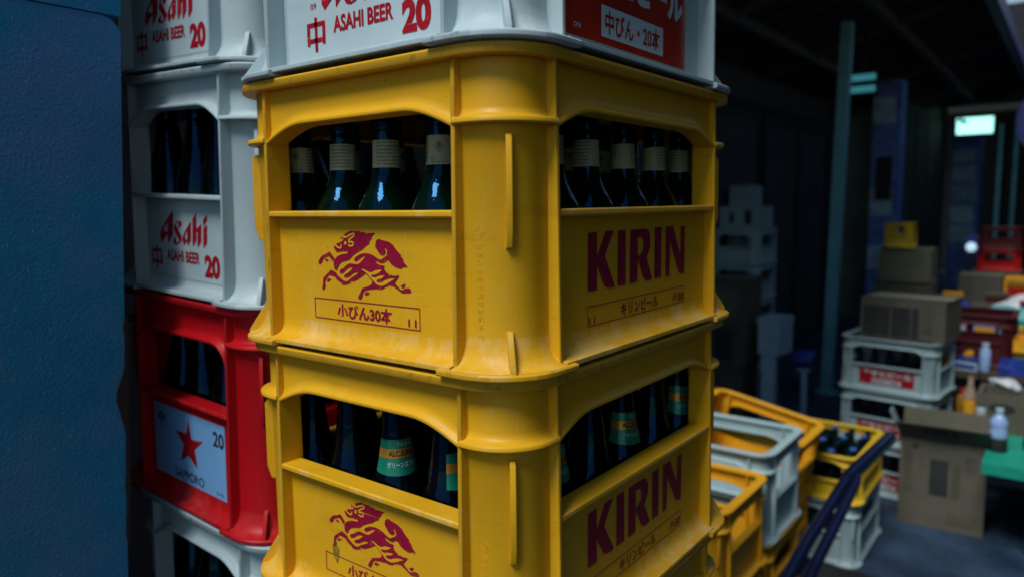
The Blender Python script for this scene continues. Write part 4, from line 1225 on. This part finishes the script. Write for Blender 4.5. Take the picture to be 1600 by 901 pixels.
def tray(label, mat, loc, w, d, h, rz=0, tilt=0):
    t = thing('tray', label, 'tray', loc, (tilt, 0, rz), 'trays on the table')
    part('floor', MB().box(-w / 2, w / 2, 0, d, 0, 0.008), mat, t)
    part('wall', MB().box(-w / 2, w / 2, 0, 0.008, 0.008, h).box(-w / 2, w / 2, d - 0.008, d, 0.008, h).box(-w / 2, -w / 2 + 0.008, 0.008, d - 0.008, 0.008, h).box(w / 2 - 0.008, w / 2, 0.008, d - 0.008, 0.008, h), mat, t)
carton('wide olive carton under the yellow and white trays, right side of the table', (0.31, 3.85, TZ), 0.36, 0.30, 0.07, 'cardboard_olive')
tray('yellow tray on the wide olive carton', 'amber', (0.19, 3.86, TZ + 0.088), 0.13, 0.2, 0.06)
tray('white tray on the wide olive carton beside the yellow tray', 'foam', (0.37, 3.86, TZ + 0.088), 0.2, 0.2, 0.05)
tray('blue tray on the table in front of the wide olive carton', 'film_blue', (0.16, 3.715, TZ), 0.16, 0.13, 0.06)
lump('plastic_bag', 'film_white', 'white bag lying on the slotted box', 'bag', (0.12, 3.54, BZ + 0.176), (0.06, 0.05, 0.03), 13)
lump('plastic_bag', 'film_white', 'flat white bag at the right end of the slotted box', 'bag', (0.29, 3.54, BZ + 0.176), (0.09, 0.05, 0.028), 14)
t = thing('sauce_bottle', 'slim bottle with a yellow label standing on the slotted box behind the standing carton', 'bottle', (-0.01, 3.50, BZ + 0.0))
part('body', MB().lathe([(0, 0), (.026, 0), (.028, .005), (.028, .16), (.012, .2), (.012, .235), (0, .235)], 18), 'film_clear', t, 50)
part('label', MB().lathe([(.0288, .05), (.0288, .13)], 18), 'amber', t, 50)
t = lump('plastic_bag', 'film_blue', 'dark blue bag slumped at the left of the table', 'bag', (-0.24, 5.05, TZ), (0.13, 0.12, 0.10), 15)
carton('tan carton in the middle of the table under the red crate', (-0.24, 6.35, TZ), 0.29, 0.28, 0.235, 'cardboard')
carton('white and yellow carton to the right of the tan carton', (-0.02, 6.42, TZ), 0.13, 0.25, 0.215, 'amber', tape=False)
carton('maroon printed carton under the red crate, behind the tan carton', (-0.17, 6.80, TZ), 0.34, 0.28, 0.235, 'cardboard_dark')
RF.place('bright red crate near the far end of the table', (-0.16, 6.94, TZ + 0.237), 0, (0, 0), None, ())
MF.place('dark maroon crate topmost on the bright red crate', (-0.165, 6.94, TZ + 0.4075), 0, (0, 0), None, ())
carton('small blue box standing beside the bright red crate', (-0.365, 7.02, TZ + 0.0), 0.085, 0.1, 0.52, 'film_blue', tape=False)
lump('plastic_bag', 'film_white', 'white bag heaped behind the teal bag on the table', 'bag', (0.08, 5.45, TZ), (0.16, 0.13, 0.115), 16)
lump('plastic_bag', 'film_teal', 'shiny teal bag heaped in the middle of the table', 'bag', (0.06, 5.02, TZ), (0.14, 0.12, 0.09), 17)
lump('plastic_bag', 'black_rubber', 'black bag at the right of the table behind the trays', 'bag', (0.20, 4.55, TZ), (0.17, 0.13, 0.07), 18)

# small goods heaped between the larger ones
def goods(name, label, cat, loc, w, d, h, mat, mat2, rz=0.0):
    """small packaged box: body, printed front band and a lid"""
    t = thing(name, label, cat, loc, (0, 0, rz), 'small goods heaped on the table and bench')
    part('body', MB().box(-w / 2, w / 2, 0, d, 0, h * 0.86), mat, t)
    part('lid', MB().box(-w / 2 - .003, w / 2 + .003, -.003, d + .003, h * 0.86 + .0006, h), mat2, t)
    part('printed_band', MB().box(-w / 2 + .006, w / 2 - .006, -.0022, -.0006, h * 0.2, h * 0.55), mat2, t)
    return t
def jar(label, loc, r, h, mat, cap):
    t = thing('jar', label, 'jar', loc, (0, 0, 0), 'jars and cans on the table and bench')
    part('body', MB().lathe([(0, 0), (r * .95, 0), (r, r * .15), (r, h * .72), (r * .62, h * .84), (0, h * .84)], 18), mat, t, 50)
    part('cap', MB().lathe([(r * .66, h * .842), (r * .66, h), (0, h)], 18), cap, t, 50)
goods('snack_box', 'small orange box lying in front of the maroon crate on the table', 'box', (-0.20, 3.72, TZ), 0.12, 0.10, 0.05, 'amber', 'label_gold', 0.3)
goods('snack_box', 'small white box with blue band at the front of the table', 'box', (-0.06, 3.73, TZ), 0.10, 0.09, 0.055, 'foam', 'film_blue', -0.2)
goods('snack_box', 'dark red box between the maroon crate and the wide olive carton', 'box', (0.12, 4.20, TZ), 0.12, 0.12, 0.11, 'red_far', 'ink_black', 0.1)
goods('snack_box', 'pale teal box behind the blue tray on the table', 'box', (0.24, 4.30, TZ), 0.15, 0.12, 0.13, 'film_teal', 'foam', -0.15)
goods('snack_box', 'cream box resting behind the dark blue bag', 'box', (-0.12, 5.45, TZ), 0.16, 0.12, 0.12, 'label_cream', 'cardboard', 0.25)
goods('snack_box', 'brown box squeezed between the dark blue bag and tan carton', 'box', (-0.08, 5.75, TZ), 0.14, 0.12, 0.17, 'maroon_far', 'cardboard_dark', 0.05)
goods('snack_box', 'blue box at the right end beyond the white bags', 'box', (0.22, 5.75, TZ), 0.16, 0.12, 0.20, 'film_blue', 'poster_pale', -0.1)
goods('snack_box', 'yellow box at the far right beside the bright red crate', 'box', (0.12, 6.80, TZ), 0.16, 0.14, 0.26, 'amber', 'red_far', 0.1)
jar('short jar with a white cap beside the yellow-labelled bottle', (0.045, 3.38, BZ), 0.03, 0.12, 'film_clear', 'foam')
jar('can with a gold body and red top behind the yellow-labelled bottle', (-0.045, 3.60, FLOOR + 0.401), 0.03, 0.15, 'label_gold', 'red_far')
jar('green jar standing in front of the teal bag', (-0.02, 4.75, TZ), 0.035, 0.13, 'green_cloth', 'foam')
jar('amber jar in front of the teal bag, right of the green jar', (0.08, 4.72, TZ), 0.035, 0.12, 'amber', 'foam')
jar('white jar at the left front of the black bag', (0.06, 4.45, TZ), 0.035, 0.12, 'foam', 'film_blue')
lump('plastic_bag', 'film_blue', 'small blue bag on the front left corner of the table', 'bag', (-0.29, 4.30, TZ), (0.06, 0.08, 0.07), 41)
lump('plastic_bag', 'film_teal', 'pale turquoise bag draped beside the slotted box on the bench', 'bag', (0.47, 3.52, BZ), (0.09, 0.09, 0.10), 42)

for nm, x, y, w, d, hh, a, c2, rz, lab in (
        ('snack_box', -0.33, 4.10, .11, .10, .13, 'cardboard_pale', 'poster', .2, 'pale box with a blue lid left of the maroon crate on the table'),
        ('snack_box', -0.31, 4.62, .12, .12, .10, 'label_gold', 'red_far', -.3, 'gold box with a red lid behind the small blue bag'),
        ('snack_box', -0.20, 4.66, .10, .10, .16, 'red_far', 'foam', .1, 'upright red box with a white lid behind the maroon crate'),
        ('snack_box', -0.05, 4.52, .11, .10, .19, 'poster', 'amber', -.1, 'upright blue box with a yellow lid behind the maroon crate'),
        ('snack_box', 0.16, 4.98, .10, .10, .21, 'foam', 'red_far', .25, 'tall white box with a red lid beside the teal bag'),
        ('snack_box', -0.33, 5.55, .12, .10, .18, 'label_green', 'amber', .15, 'green box with a yellow lid at the left edge behind the blue bag'),
        ('snack_box', 0.02, 6.05, .13, .10, .22, 'red_far', 'label_gold', -.2, 'red box with a gold lid in front of the white and yellow carton'),
        ('snack_box', 0.16, 6.15, .12, .10, .17, 'cardboard_pale', 'film_teal', .1, 'pale box with a teal lid in front of the far yellow box')):
    goods(nm, lab, 'box', (x, y, TZ), w, d, hh, a, c2, rz)
for x, y, r, hh, a, c2, lab in (
        (-0.255, 3.80, .024, .15, 'green_cloth', 'amber', 'thin green jar with a yellow cap left of the orange box'),
        (-0.13, 3.76, .022, .12, 'amber', 'red_far', 'amber jar with a red cap between the orange and white boxes'),
        (0.02, 3.76, .024, .14, 'pet', 'foam', 'pale blue jar with a white cap right of the white box'),
        (-0.27, 4.45, .03, .16, 'film_clear', 'red_far', 'cloudy jar with a red cap in front of the gold box'),
        (0.13, 4.42, .03, .17, 'label_gold', 'green_cloth', 'gold can with a green top beside the pale teal box')):
    jar(lab, (x, y, TZ), r, hh, a, c2)
